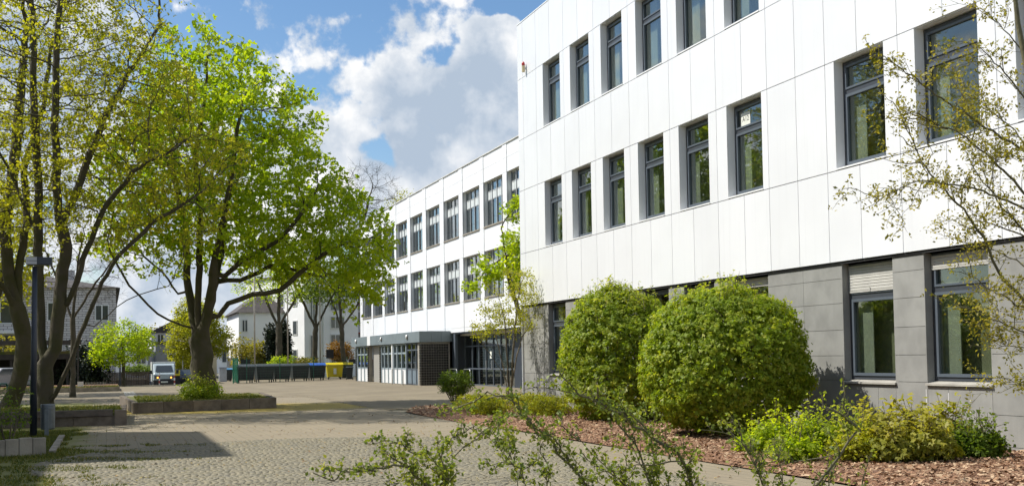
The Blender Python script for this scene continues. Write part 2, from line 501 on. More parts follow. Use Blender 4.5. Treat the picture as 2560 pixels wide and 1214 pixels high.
def tree(name, base, limbs, ells, root_r, label, bark, leaf, n_attr=1400, step=.4, leaves_per=9, leaf_size=.13,
         cluster=.3, tip=.009, leaf_s=3, twigs=2, twig_len=.5, lobed=False, up=.5, droop=.2, seed=1, cat='tree', group=None,
         kill=None, infl=None, tropism=.04, flare=1.35, leaf_frac=1.0, rmin=.006, crown_name='crown'):
    global rng
    rng = np.random.default_rng(seed)
    base = np.array(base, float)
    t = thing(name, base, label, cat, group)
    pts, par = [base], [-1]
    names = {}
    for key, attach, poly in limbs:          # limbs: (name, parent limb or None, list of points)
        cur = 0 if attach is None else names[attach]
        if isinstance(cur, list):
            d = [np.linalg.norm(pts[c] - np.array(poly[0])) for c in cur]; cur = cur[int(np.argmin(d))]
        lst = []
        for q in poly:
            q = np.array(q, float)
            a = pts[cur]; m = max(1, int(np.linalg.norm(q - a) / step))
            for j in range(1, m + 1):
                wob = rng.normal(size=3) * step * .06
                pts.append(a + (q - a) * j / m + wob); par.append(cur); cur = len(pts) - 1; lst.append(cur)
        names[key] = lst
    A = ellipsoid_pts(ells, n_attr)
    nodes, par = grow(pts, par, A, step, kill or step * 1.5, infl or step * 9, tropism=tropism)
    r, cnt = radii(nodes, par, root_r, tip)
    # root flare
    h = nodes[:, 2] - base[2]
    r = r * (1 + (flare - 1) * np.exp(-np.maximum(h, 0) / .35) * (r > root_r * .5))
    mb = MB()
    skeleton_mesh(nodes, par, r, mb, rmin=rmin)
    # fine twigs
    tips = np.where((cnt <= leaf_s) & (h > .8))[0]
    src, tw = [], []
    for i in tips:
        for _ in range(twigs):
            pd = unit(nodes[i] - nodes[par[i]]) if par[i] >= 0 else np.array([0, 0, 1.])
            d = unit(pd * .8 + rng.normal(size=3) * .6 + np.array([0, 0, .15]))
            L = twig_len * rng.uniform(.4, 1.2)
            a = nodes[i]; m = a + d * L * .5 + rng.normal(size=3) * L * .06; e = a + d * L + np.array([0, 0, -.1 * L * droop])
            tw.append((a, m, e))
    for a, m, e in tw:
        mb.tube([a, m, e], [rmin, rmin * .75, rmin * .4], 3, cap=False)
    mb.build('trunk', bark, t, smooth=True)
    if leaves_per > 0:
        C = np.array([e for _, _, e in tw] + [m for _, m, _ in tw]) if tw else nodes[tips]
        if leaf_frac < 1: C = C[rng.uniform(size=len(C)) < leaf_frac]
        k = rng.poisson(leaves_per, len(C))
        P = np.repeat(C, k, 0); P = P + rng.normal(size=P.shape) * cluster * np.array([1, 1, .6])
        tint = np.repeat(rng.uniform(0, .55, len(C)), k)
        if lobed:
            V, F = lobed_arrays(P, leaf_size, up, droop); rv = np.repeat(tint + rng.uniform(0, .45, len(P)), 3)
        else:
            V, F = leaf_arrays(P, leaf_size, up, droop=droop); rv = tint + rng.uniform(0, .45, len(P))
        npmesh(crown_name, V, F, leaf, t, rv, kind='stuff')
    return t

# ================================================================== SETTING
def sheet(name, poly, z, mat, kind='structure'):
    m = MB(); m.add([(x, y, z) for x, y in poly], [tuple(range(len(poly)))])
    o = m.build(name, mat)
    return tag(o, kind=kind)

def groundmat():
    m, nt, out = nodes_of('rough_ground')
    p = nt.nodes.new('ShaderNodeBsdfPrincipled'); p.inputs['Roughness'].default_value = .95
    pos = nt.nodes.new('ShaderNodeNewGeometry').outputs['Position']
    c = mixc(nt, ramp01(nt, noise(nt, pos, .25, 6), .4, .6), (.09, .10, .045), (.14, .125, .09))
    nt.links.new(c, p.inputs['Base Color']); nt.links.new(p.outputs[0], out.inputs[0]); return m
def tarmacmat():
    m, nt, out = nodes_of('worn_tarmac')
    p = nt.nodes.new('ShaderNodeBsdfPrincipled'); p.inputs['Roughness'].default_value = .9
    pos = nt.nodes.new('ShaderNodeNewGeometry').outputs['Position']
    c = mixc(nt, ramp01(nt, noise(nt, pos, .35, 8, .65), .35, .68), (.16, .13, .082), (.215, .178, .113))
    c = mixc(nt, ramp01(nt, noise(nt, pos, 4, 6, .7), .55, .75), c, (.125, .107, .08))
    c = mixc(nt, ramp01(nt, noise(nt, mapping(nt, pos, (1, .25, 1), .3), .9, 6, .6), .6, .72), c, (.245, .205, .14))
    nt.links.new(c, p.inputs['Base Color'])
    nt.links.new(bump(nt, noise(nt, pos, 45, 4), .35, .01), p.inputs['Normal'])
    nt.links.new(p.outputs[0], out.inputs[0]); return m
def pavermat():
    m, nt, out = nodes_of('square_pavers')
    p = nt.nodes.new('ShaderNodeBsdfPrincipled'); p.inputs['Roughness'].default_value = .85
    pos = nt.nodes.new('ShaderNodeNewGeometry').outputs['Position']
    b = nt.nodes.new('ShaderNodeTexBrick'); nt.links.new(pos, b.inputs['Vector'])
    b.offset = 0.0; b.inputs['Scale'].default_value = 1.0
    b.inputs['Brick Width'].default_value = .2; b.inputs['Row Height'].default_value = .2
    b.inputs['Mortar Size'].default_value = .009; b.inputs['Mortar Smooth'].default_value = .3
    b.inputs['Color1'].default_value = (.24, .198, .13, 1); b.inputs['Color2'].default_value = (.215, .18, .122, 1)
    b.inputs['Mortar'].default_value = (.14, .12, .08, 1)
    c = mixc(nt, ramp01(nt, noise(nt, pos, .5, 7, .65), .38, .7), b.outputs['Color'], (.265, .22, .145))
    c = mixc(nt, .55, c, b.outputs['Color'])
    c = mixc(nt, ramp01(nt, noise(nt, pos, 5, 5, .7), .58, .75), c, (.17, .14, .105))
    # moss and fallen maple flowers lying below the two maples
    sx = nt.nodes.new('ShaderNodeSeparateXYZ'); nt.links.new(pos, sx.inputs[0])
    dist = nt.nodes.new('ShaderNodeVectorMath'); dist.operation = 'DISTANCE'
    mp = mapping(nt, pos, (.55, 1.0, 0)); nt.links.new(mp, dist.inputs[0]); dist.inputs[1].default_value = (2.6, 40.6, 0)
    near = ramp01(nt, dist.outputs['Value'], 5.6, 1.5)
    n1 = noise(nt, mapping(nt, pos, (.8, 2.2, 1)), 1.6, 7, .68)
    ad = nt.nodes.new('ShaderNodeMath'); ad.operation = 'MULTIPLY_ADD'; nt.links.new(near, ad.inputs[0])
    ad.inputs[1].default_value = .60
    n2 = noise(nt, pos, 9.0, 5, .7); av = nt.nodes.new('ShaderNodeMath'); av.operation = 'MULTIPLY_ADD'; nt.links.new(n2, av.inputs[0]); av.inputs[1].default_value = .55; nt.links.new(n1, av.inputs[2])
    nt.links.new(av.outputs[0], ad.inputs[2])
    c = mixc(nt, ramp01(nt, ad.outputs[0], .98, 1.28), c, (.30, .225, .035))
    # grass creeping in from the left
    g = nt.nodes.new('ShaderNodeMath'); g.operation = 'MULTIPLY_ADD'; nt.links.new(sx.outputs[0], g.inputs[0])
    g.inputs[1].default_value = -.3; nt.links.new(noise(nt, mapping(nt, pos, (.6, 2.5, 1)), 1.3, 6, .7), g.inputs[2])
    c = mixc(nt, ramp01(nt, g.outputs[0], .56, .70), c, (.15, .15, .035))
    nt.links.new(c, p.inputs['Base Color'])
    nt.links.new(bump(nt, b.outputs['Fac'], -.5, .01), p.inputs['Normal'])
    nt.links.new(p.outputs[0], out.inputs[0]); return m
def mulchmat():
    m, nt, out = nodes_of('bark_mulch_bed')
    p = nt.nodes.new('ShaderNodeBsdfPrincipled'); p.inputs['Roughness'].default_value = .9
    pos = nt.nodes.new('ShaderNodeNewGeometry').outputs['Position']
    c = mixc(nt, ramp01(nt, noise(nt, pos, 22, 5, .7), .42, .62), (.12, .055, .03), (.34, .19, .10))
    nt.links.new(c, p.inputs['Base Color'])
    nt.links.new(bump(nt, noise(nt, pos, 30, 4), .8, .03), p.inputs['Normal'])
    nt.links.new(p.outputs[0], out.inputs[0]); return m
TARMAC, PAVER, MULCH = tarmacmat(), pavermat(), mulchmat()
SOIL = M('mossy_joint_soil', (.16, .135, .065), .95, scale=1.6, col2=(.16, .155, .03), b=.4)
GRASSY = M('short_grass_soil', (.085, .105, .022), .95, scale=1.2, col2=(.16, .13, .04), b=.5)

# ground out to the horizon, dipping a little where the street leaves the yard
xs = np.array([-400, -200, -90, -40, -15, -5, 0, 4, 8, 8.6, 20, 45, 90, 200, 450.])
ys = np.array([-120, -30, 0, 30, 60, 86, 87.6, 89, 91, 93, 96, 110, 140, 200, 320, 700.])
V = []
for y in ys:
    for x in xs:
        dip = .42 * min(1, max(0, (y - 87.6) / 5.0)) if x < 8.3 else 0.0
        V.append((x, y, -.02 - dip))
F = [(j * len(xs) + i, j * len(xs) + i + 1, (j + 1) * len(xs) + i + 1, (j + 1) * len(xs) + i) for j in range(len(ys) - 1) for i in range(len(xs) - 1)]
tag(npmesh('ground', V, F, groundmat()), kind='structure')
sheet('schoolyard_tarmac', [(-40, 51), (8.5, 51), (8.5, 87.6), (-40, 87.6)], 0.0, TARMAC)
sheet('delivery_apron', [(8.5, 36), (40, 36), (40, 104), (8.5, 104)], 0.004, TARMAC)
sheet('paved_yard', [(-40, -12), (8.7, -12), (8.5, 51), (-40, 51)], 0.0, PAVER)
STREET = M('street_asphalt', (.13, .125, .115), .9, scale=.6, b=.2)
sheet('street', [(1.2, 93), (8.3, 93), (9.5, 150), (3.0, 150)], -.43, STREET)
m = MB(); m.add([(1.2, 87.6, 0), (8.3, 87.6, 0), (8.3, 93, -.425), (1.2, 93, -.425)], [(0, 1, 2, 3)])
tag(m.build('street_ramp', STREET), kind='structure')

# --- planting bed covered in wood chips along the school
bed = [(8.7, 6), (8.72, 12), (8.62, 17), (8.75, 23), (8.5, 27.5), (8.62, 31), (8.8, 34.3), (9.6, 35.6), (11.2, 36.4), (13.0, 37.6), (13.55, 37.4), (13.55, 6)]
cxy = np.array([11.4, 24.0])
m = MB(); inner = [tuple(cxy + (np.array(q) - cxy) * np.array([.82, .97])) for q in bed]
nB = len(bed)
m.add([(x, y, .006) for x, y in bed] + [(x, y, .09) for x, y in inner], [(i, (i + 1) % nB, nB + (i + 1) % nB, nB + i) for i in range(nB)] + [tuple(range(nB, 2 * nB))])
tag(m.build('planting_bed', MULCH), kind='structure')

def inpoly(P, poly):
    x, y = P[:, 0], P[:, 1]; c = np.zeros(len(P), bool); n = len(poly)
    for i in range(n):
        x0, y0 = poly[i]; x1, y1 = poly[(i + 1) % n]
        t = ((y0 > y) != (y1 > y)) & (x < (x1 - x0) * (y - y0) / (y1 - y0 + 1e-12) + x0); c ^= t
    return c
def bed_z(P):
    """height of the bed surface"""
    d = np.clip(np.minimum(P[:, 0] - 8.7, 13.5 - P[:, 0]) / .5, 0, 1)
    return .006 + .08 * d
# wood chips
P = np.stack([rng.uniform(8.4, 13.5, 60000), 8 + (rng.uniform(0, 1, 60000) ** 1.6) * 29, np.zeros(60000)], 1)
P = P[inpoly(P, bed)]
P[:, 2] = bed_z(P) + rng.uniform(.004, .03, len(P))
n = len(P)
A = rng.normal(size=(n, 3)) * np.array([1, 1, .22]); A = unit(A)
B = unit(np.cross(A, np.array([0, 0, 1.0]) + rng.normal(size=(n, 3)) * .35))
L = rng.lognormal(math.log(.032), .55, n)[:, None]; Wd = np.minimum(L * .35, .022)
V = np.stack([P - A * L * .5 - B * Wd, P + A * L * .5 - B * Wd * .6, P + A * L * .5 + B * Wd * .7, P - A * L * .5 + B * Wd], 1).reshape(-1, 3)
CHIP = rndmat('wood_chip', [(.12, .06, .035), (.25, .13, .07), (.37, .22, .12), (.55, .40, .25), (.19, .10, .055)], .85, 0)
tag(npmesh('wood_chips', V, np.arange(n * 4).reshape(n, 4), CHIP, None, rng.uniform(0, 1, n)), 'reddish brown wood chips covering the planting bed', 'mulch', kind='stuff')

# --- circle of granite setts laid in fan-like arcs
def sett_field():
    circ = np.array([3.3, 19.45]); R = 4.5
    m = MB(); k = 56
    soil = [(circ[0] + R * math.cos(a), circ[1] + R * math.sin(a)) for a in np.linspace(-.45, math.pi + .45, k)] + [(-.75, 9), (7.35, 9)]
    base = sheet('sett_circle', soil, .005, SOIL)
    wcol, pitch, ln = 1.15, .092, .090
    items = []
    for j in range(-1, 16):
        yc = 9.5 + j * wcol
        for i in range(-12, 112):
            x0 = -1.6 + i * pitch
            na = int(wcol / ln)
            for q in range(na):
                t = (q + .5) / na * 2 - 1
                y = yc + t * wcol / 2
                x = x0 + .30 * (1 - t * t) + rng.normal() * .006
                a = math.atan(-.6 * t * 2 * (.30) / (wcol / 2) * .9)
                items.append((x, y + rng.normal() * .006, a + rng.normal() * .06))
    I = np.array(items)
    ins = ((I[:, 0] - circ[0]) ** 2 + (I[:, 1] - circ[1]) ** 2 < (R - .06) ** 2) | ((I[:, 1] < circ[1] - 1) & (I[:, 0] > -.70) & (I[:, 0] < 7.3))
    I = I[ins & (I[:, 1] > 11.0)]
    # near ones that are in view come first
    px = []
    D = np.stack([I[:, 0], I[:, 1], np.zeros(len(I))], 1) - EYE
    u = (D @ RT) / (D @ FW) * F_PX + PPX; v = PPY - (D @ UP) / (D @ FW) * F_PX
    vis = (u > 0) & (u < 1290) & (v < 1212)
    dist = np.linalg.norm(D, axis=1) + np.where(vis, 0, 100)
    order = np.argsort(dist); I = I[order]
    hx, hy, hz = .0425, .0415, .011
    tpl = np.array([(-hx, -hy, 0), (hx, -hy, 0), (hx, hy, 0), (-hx, hy, 0), (-hx * .86, -hy * .88, hz), (hx * .88, -hy * .85, hz), (hx * .85, hy * .88, hz), (-hx * .88, hy * .86, hz)])
    tf = np.array([(4, 5, 6, 7), (0, 1, 5, 4), (1, 2, 6, 5), (2, 3, 7, 6), (3, 0, 4, 7)])
    mat = rndmat('granite_sett', [(.165, .15, .103), (.205, .182, .12), (.235, .205, .13), (.185, .17, .125), (.26, .225, .14)], .75, .5, 90)
    me = bpy.data.meshes.new('sett'); me.from_pydata([tuple(q) for q in tpl], [], [tuple(int(a) for a in f) for f in tf]); me.materials.append(mat)
    for x, y, a in I[:300]:
        o = bpy.data.objects.new('sett', me); COL.objects.link(o); o.parent = base
        o.location = (x, y, .006 + random.uniform(-.003, .004)); o.rotation_euler = (random.uniform(-.04, .04), random.uniform(-.04, .04), a)
        o.scale = (random.uniform(.9, 1.1), random.uniform(.9, 1.1), 1)
    R_ = I[300:]; n = len(R_)
    c, s = np.cos(R_[:, 2]), np.sin(R_[:, 2])
    sc = rng.uniform(.88, 1.1, (n, 2))
    X = tpl[None, :, 0] * sc[:, :1]; Y = tpl[None, :, 1] * sc[:, 1:]
    V = np.stack([X * c[:, None] - Y * s[:, None] + R_[:, :1], X * s[:, None] + Y * c[:, None] + R_[:, 1:2], np.broadcast_to(tpl[None, :, 2], (n, 8)) + rng.normal(size=(n, 1)) * .0025 + .006], 2).reshape(-1, 3)
    F = (np.arange(n)[:, None, None] * 8 + tf[None]).reshape(-1, 4)
    npmesh('more_setts', V, F, mat, base, np.repeat(rng.uniform(0, 1, n), 5), kind='stuff')
    return I
SETTS = sett_field()

# --- grass tufts and moss: joints between the setts, verges
def blades(P, h, w=.007, lean=.5):
    n = len(P); a = rng.uniform(0, 2 * math.pi, n)
    B = np.stack([np.cos(a), np.sin(a), np.zeros(n)], 1) * w
    H = (h * rng.uniform(.4, 1.2, n))[:, None]
    T = P + np.array([0, 0, 1.0]) * H + rng.normal(size=(n, 3)) * np.array([1, 1, 0]) * H * lean
    V = np.stack([P - B, P + B, T], 1).reshape(-1, 3)
    return V, np.arange(n * 3).reshape(n, 3)
GRASS = leafmat('grass_blade', (.05, .075, .012), (.11, .14, .02), (.24, .20, .04), .3)
def grass(name, P, h, label, w=.007):
    V, F = blades(P, h, w)
    return tag(npmesh(name, V, F, GRASS, None, rng.uniform(0, 1, len(P))), label, 'grass', kind='stuff')
def nz2(P, f, seed):
    r = np.random.default_rng(seed); s = np.zeros(len(P))
    for k in range(7):
        w = r.normal(size=2) * f * (1 + k * .45); s += np.sin(P[:, 0] * w[0] + P[:, 1] * w[1] + r.uniform(0, 6.3)) / (1 + .35 * k)
    return s
P = np.stack([rng.uniform(-3.2, 7.5, 90000), rng.uniform(12.5, 24, 90000), np.zeros(90000)], 1)
wgt = nz2(P, 2.4, 5) + 2.6 * np.clip((.9 - P[:, 0]) / 2.2, -1, 1.5)
P = P[wgt > 1.7]; P[:, 2] = .008
# keep blades near the joints: strongest along the arc edges
grass('joint_grass', P, .045, 'yellowish moss and grass growing between the setts', .009)
P = np.stack([rng.uniform(-3.2, .2, 30000), rng.uniform(21.5, 30, 30000), np.zeros(30000)], 1)
P = P[(P[:, 0] < -.75 + .25 * nz2(P, 1.5, 3) * .6)]
grass('verge_grass', P, .07, 'green grass verge round the lamp post and litter bin', .009)

# concrete palisade edging the bed at the lower left
CONC = M('weathered_concrete', (.34, .30, .24), .9, .2, 3, b=.3, streak=.35, piece=.15)
CONC_D = M('dark_aggregate_concrete', (.19, .155, .12), .95, .2, 4, b=.5, bscale=50, streak=.3, piece=.18)
t = thing('palisade_edging', (-1.6, 21.6, 0), 'low pale concrete palisade wall in the lower left corner', 'edging')
p0 = np.array([-1.03, 22.1]); dv = np.array([-.96, -.28]); dv /= np.linalg.norm(dv)
nv = np.array([-dv[1], dv[0]])
for i in range(11):
    a = p0 + dv * .232 * i; b = a + dv * .224
    o = MB(); h = .33 + .012 * math.sin(i * 1.7)
    q = [a, b, b - nv * .09, a - nv * .09]
    o.hexa([(*k, 0) for k in q], [(*k, h) for k in q]).build('palisade', CONC, t, bevel=.012)
sheet('hedge_bed', [(-1.1, 22.1), (-8, 20), (-8, 27.4), (-1.2, 27.4)], .012, GRASSY)
m = MB(); m.box((-1.0, 22.4, 0), (-.88, 27.2, .07)); tag(m.build('kerb_edge', CONC), kind='structure')

# ================================================================== SCHOOL, NEAR WING
WHITE = M('white_cladding', (.765, .78, .80), .32, .02, .7, streak=.085, spec=.4, piece=.03)
WHITE_R = M('white_sheet_metal', (.84, .85, .85), .3, .02, 1.0)
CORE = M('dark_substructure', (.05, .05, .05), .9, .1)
PLASTER = M('interior_plaster', (.62, .63, .60), .8, .05, .8)
STONE = M('grey_granite_slab', (.305, .305, .285), .7, .10, 2.2, b=.12, bscale=140, streak=.10, piece=.09)
STONE_J = M('stone_joint', (.20, .195, .17), .9, .1)
FRAME = M('anthracite_frame', (.055, .062, .075), .38, .05, 2)
FRAME_B = M('blue_grey_frame', (.10, .12, .145), .35, .05, 2)
SILLM = M('stone_sill', (.42, .40, .35), .6, .1, 3)
SHUT = M('cream_shutter', (.50, .49, .45), .5, .05, 4)
GLASS = glassmat('window_glass', (.80, .84, .78), .10)
GLASS2 = glassmat('far_window_glass', (.6, .65, .65), .15)
DARKROOM = M('dim_interior', (.72, .72, .67), .9, .1)
CURT = M('grey_curtain', (.42, .43, .40), .9, .08, 3)
REFL_TONE = M('olive_reflection_tone', (.30, .29, .22), .9, .1, 2)  # olive grey of reflected hedges, for an added sheet behind the glass
PAPER = M('paper_notice', (.72, .74, .66), .7, .03)
INK = M('dark_lettering', (.03, .03, .03), .7, .02)

XF = 13.44
ROOF, L1, L2, L3, L4, L5 = 13.15, 11.22, 9.115, 7.35, 5.19, 3.405
JY = [36.11, 35.63, 34.40, 33.18, 32.02, 30.88, 29.73, 28.58, 27.43, 26.28, 25.13, 24.0, 22.83, 21.69, 20.68, 19.62, 18.6, 17.59, 16.43, 15.26, 14.07, 12.9, 11.75, 10.6, 9.4, 8.2]
WIN = [(33.78, 32.32), (31.50, 30.06), (29.22, 27.80), (26.95, 25.48), (24.67, 23.20), (22.37, 20.91), (18.31, 16.82), (15.98, 14.46), (13.66, 12.18), (11.35, 9.87)]
Y1, Y0 = 36.11, 8.2
near = thing('school_wing', (13.44, 22.2, 0), 'white panelled school wing with grey stone ground floor on the right', 'school building')
gap = .008
def panel(ya, yb, za, zb):
    piece('facade_panel', (XF, min(ya, yb) + gap, za + gap), (XF + .03, max(ya, yb) - gap, zb - gap), WHITE, near)
for i in range(len(JY) - 1):
    a, b = JY[i], JY[i + 1]
    panel(a, b, L1, ROOF); panel(a, b, L3, L2); panel(a, b, L5, L4)
for za, zb in ((L2, L1), (L4, L3)):
    cuts = sorted(set(JY), reverse=True)
    # solid stretches between the openings, divided at the panel joints
    edges = [Y1] + [v for w in WIN for v in w] + [Y0]
    for k in range(0, len(edges), 2):
        s, e = edges[k], edges[k + 1]
        ys_ = [s] + [c for c in cuts if e + .05 < c < s - .05] + [e]
        for a, b in zip(ys_[:-1], ys_[1:]): panel(a, b, za, zb)
# structure behind the panels
core = MB()
core.box((XF + .035, Y0, L1), (XF + .30, Y1 - .01, ROOF - .03)); core.box((XF + .035, Y0, L3), (XF + .30, Y1 - .01, L2)); core.box((XF + .035, Y0, L5 + .05), (XF + .30, Y1 - .01, L4))
inner = MB()
for za, zb in ((1.02, L5), (L4, L3), (L2, L1)):
    edges = [Y1 - .01] + [v for w in WIN for v in w] + [Y0]
    for k in range(0, len(edges), 2):
        s, e = edges[k], edges[k + 1]
        if za > 3: core.box((XF + .035, e + .02, za), (XF + .30, s - (.02 if k else 0), zb))
        inner.box((XF + .312, e - .0, za), (XF + .60, s, zb))
inner.box((XF + .312, Y0, 0), (XF + .60, Y1 - .01, 1.02)); inner.box((XF + .302, Y0, L5), (XF + .55, Y1 - .01, L4)); inner.box((XF + .302, Y0, L3), (XF + .55, Y1 - .01, L2)); inner.box((XF + .302, Y0, L1), (XF + .55, Y1 - .01, ROOF - .3))
core.build('core_wall', CORE, near); inner.build('inner_wall', PLASTER, near)
rm = MB()
for z in (0.05, 4.2, 8.1, 12.3): rm.box((XF + .602, Y0, z - .15), (XF + 9, Y1 - .05, z + .15))
rm.box((XF + 1.7, Y0, 0), (XF + 1.9, Y1 - .05, 12.4))
for y in (34.0 - 3.4, 25.6, 19.6, 12.0): rm.box((XF + .602, y - .08, .2), (XF + 1.69, y + .08, 12.2))
rm.build('interior', DARKROOM, near)
m = MB(); m.box((XF + .0, Y1 - .005, 0), (XF + 14, Y1 + .03, ROOF)); m.build('end_wall', WHITE, near)
m = MB(); m.box((XF + .31, Y0, ROOF - .25), (XF + 14, Y1 - .01, ROOF - .02)); m.build('roof', M('roof_felt', (.2, .2, .2), .9), near)
m = MB(); m.box((XF - .012, Y0, ROOF), (XF + .35, Y1 + .032, ROOF + .035)); m.build('parapet_cap', WHITE_R, near)

def bars(mb, x0, x1, ya, yb, za, zb, w):
    """rectangular frame in a plane of constant x"""
    mb.box((x0, ya, za), (x1, yb, za + w)); mb.box((x0, ya, zb - w), (x1, yb, zb))
    mb.box((x0, ya, za + w), (x1, ya + w, zb - w)); mb.box((x0, yb - w, za + w), (x1, yb, zb - w))
def near_window(ya, yb, za, zb, stone=False, shutter=0.0):
    """ya > yb. recessed tilt window with a top light"""
    D = .22 if stone else .21; xw = XF + D; lo, hi = yb, ya
    ztr = za + (zb - za) * .715
    f = MB()
    bars(f, xw, xw + .09, lo + .015, hi - .015, za + .02, zb - .02, .07)
    f.box((xw - .004, lo + .085, ztr - .045), (xw + .085, hi - .085, ztr + .045))
    w = f.build('window', FRAME, near)
    s = MB(); bars(s, xw - .022, xw + .05, lo + .088, hi - .088, za + .093, ztr - .048, .055); bars(s, xw - .022, xw + .05, lo + .088, hi - .088, ztr + .048, zb - .093, .04)
    s.build('sash', FRAME_B, w)
    piece('pane', (xw + .02, lo + .142, za + .147), (xw + .026, hi - .142, ztr - .102), GLASS, w)
    piece('pane', (xw + .02, lo + .127, ztr + .087), (xw + .026, hi - .127, zb - .132), GLASS, w)
    # curtain drawn to one side; ground-floor sheet added to imitate reflected hedges
    wd = (hi - lo) * random.uniform(.2, .34)
    piece('curtain', (xw + .13, hi - .12 - round(wd, 2), za + .1), (xw + .15, hi - .12, zb - .1), CURT, w)
    if stone: piece('reflection_sheet', (xw + .42, lo - .3, za + .02), (xw + .44, hi + .2, zb - .05), REFL_TONE, w)
    # reveal lining: jambs, head
    jm = STONE if stone else WHITE_R
    r = MB(); x0 = XF + (.064 if stone else .001)
    if stone: x0 = XF + .062
    r.box((x0, hi + .0, za), (xw, hi + .022, zb)); r.build('jamb_lining', jm, w)
    MB().box((x0, lo - .022, za), (xw, lo, zb)).build('jamb_lining', jm, w)
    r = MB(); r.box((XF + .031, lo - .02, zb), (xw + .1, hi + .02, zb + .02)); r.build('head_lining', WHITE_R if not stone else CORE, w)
    if stone:
        r = MB(); r.add([(XF + .012, lo - .03, za - .055), (XF + .012, hi + .01, za - .055), (XF + .012, hi + .01, za - .022), (XF + .012, lo - .03, za - .022),
                         (xw + .02, lo - .0, za - .055), (xw + .02, hi, za - .055), (xw + .02, hi, za + .018), (xw + .02, lo - .0, za + .018)],
                        [(0, 1, 2, 3), (7, 6, 5, 4), (3, 2, 6, 7), (0, 4, 5, 1), (0, 3, 7, 4), (1, 5, 6, 2)]); r.build('sill', SILLM, w)
        if shutter > 0:
            sm = MB(); zt = zb - .01; zs = zb - shutter; k = int(shutter / .055)
            for i in range(k):
                z0 = zs + i * .055
                sm.add([(xw - .02, lo + .03, z0), (xw - .02, hi - .03, z0), (xw - .028, hi - .03, z0 + .012), (xw - .028, lo + .03, z0 + .012), (xw - .028, hi - .03, z0 + .045), (xw - .028, lo + .03, z0 + .045), (xw - .02, hi - .03, z0 + .055), (xw - .02, lo + .03, z0 + .055)],
                       [(0, 1, 2, 3), (3, 2, 4, 5), (5, 4, 6, 7)])
            sm.box((xw - .035, lo + .03, zs - .03), (xw - .005, hi - .03, zs - .001))
            sm.build('roller_shutter', SHUT, w)
            for yy in ((lo * .45 + hi * .55),): piece('shutter_pull', (xw - .045, yy - .012, zs - .02), (xw - .036, yy + .012, zs + .05), SHUT, w)
    else:
        r = MB(); r.box((XF - .012, lo + .001, za + .001), (xw, hi - .001, za + .032)); r.build('sill', WHITE_R, w)
    return w
signed = None
for k, (a, b) in enumerate(WIN):
    near_window(a, b, L2 + .012, L1 - .012)
    w = near_window(a, b, L4 + .012, L3 - .012)
    if k == 5: signed = w
    near_window(a, b, 1.10, 3.36, True, {6: .54, 7: .27, 8: .3, 5: .2}.get(k, .0))
def paper(w, y0, y1, z0, z1):
    return piece('paper_notice', (XF + .224, y0, z0), (XF + .226, y1, z1), PAPER, w)
paper(signed, 21.72, 22.10, 6.80, 7.12)
mw = Matrix.Translation((XF + .2225, 21.91, 6.97)) @ Matrix(((0, 0, -1, 0), (-1, 0, 0, 0), (0, 1, 0, 0), (0, 0, 0, 1)))
text_mesh('room_number', 'A12', .165, INK, signed, mw)

# granite slabs of the ground floor
XS = XF + .06
ZC = [0.0, .10, .60, 1.10, 1.58, 2.08, 2.60, 3.08, 3.345]
def slab(ya, yb, za, zb): piece('stone_slab', (XS, min(ya, yb) + .004, za + .004), (XS + .03, max(ya, yb) - .004, zb - .004), STONE, near)
edges = [Y1] + [v for w in WIN for v in w] + [Y0]
for k in range(0, len(edges), 2):
    s, e = edges[k], edges[k + 1]
    n = max(1, int(round((s - e) / 1.15))) if s - e > 1.2 else 1
    for i in range(n):
        a, b = s - (s - e) * i / n, s - (s - e) * (i + 1) / n
        for za, zb in zip(ZC[:-1], ZC[1:]): slab(a, b, za, zb)
for a, b in WIN:
    for i in range(3):
        slab(a - (a - b) * i / 3, a - (a - b) * (i + 1) / 3, 0.10, 1.035)
    slab(a, b, 0, .10)
m = MB()
m.box((XS + .034, Y0, 0), (XS + .09, Y1 - .012, 1.05))
for k in range(0, len(edges), 2): m.box((XS + .034, edges[k + 1] + .03, 1.05), (XS + .09, edges[k] - (.03 if k else .012), 3.36))
m.build('mortar_bed', STONE_J, near)
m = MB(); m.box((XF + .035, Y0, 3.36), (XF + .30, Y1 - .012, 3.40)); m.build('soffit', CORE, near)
PALE = M('sealant_white', (.75, .75, .74), .5, .02)
for y, z0, z1 in ((16.02, .63, .98), (15.47, .62, .93), (14.96, .76, .83), (14.96, .58, .64), (14.96, .36, .39)):
    piece('sealant_strip', (XS - .003, y - .006, z0), (XS + .002, y + .006, z1), PALE, near)
# alarm beacon
al = thing('alarm_beacon', (XF - .1, 35.32, 11.46), 'small red and cream alarm beacon on the upper white panels', 'alarm')
MB().tube([(XF - .09, 35.32, 11.33), (XF - .09, 35.32, 11.55)], .055, 10).build('housing', M('cream_plastic', (.6, .5, .3), .5), al)
MB().tube([(XF - .09, 35.32, 11.555), (XF - .09, 35.32, 11.63), (XF - .09, 35.32, 11.68)], [.058, .055, .03], 10).build('lens', M('red_plastic', (.45, .02, .015), .3), al)
MB().box((XF - .04, 35.29, 11.42), (XF - .001, 35.35, 11.50)).build('bracket', WHITE_R, al)

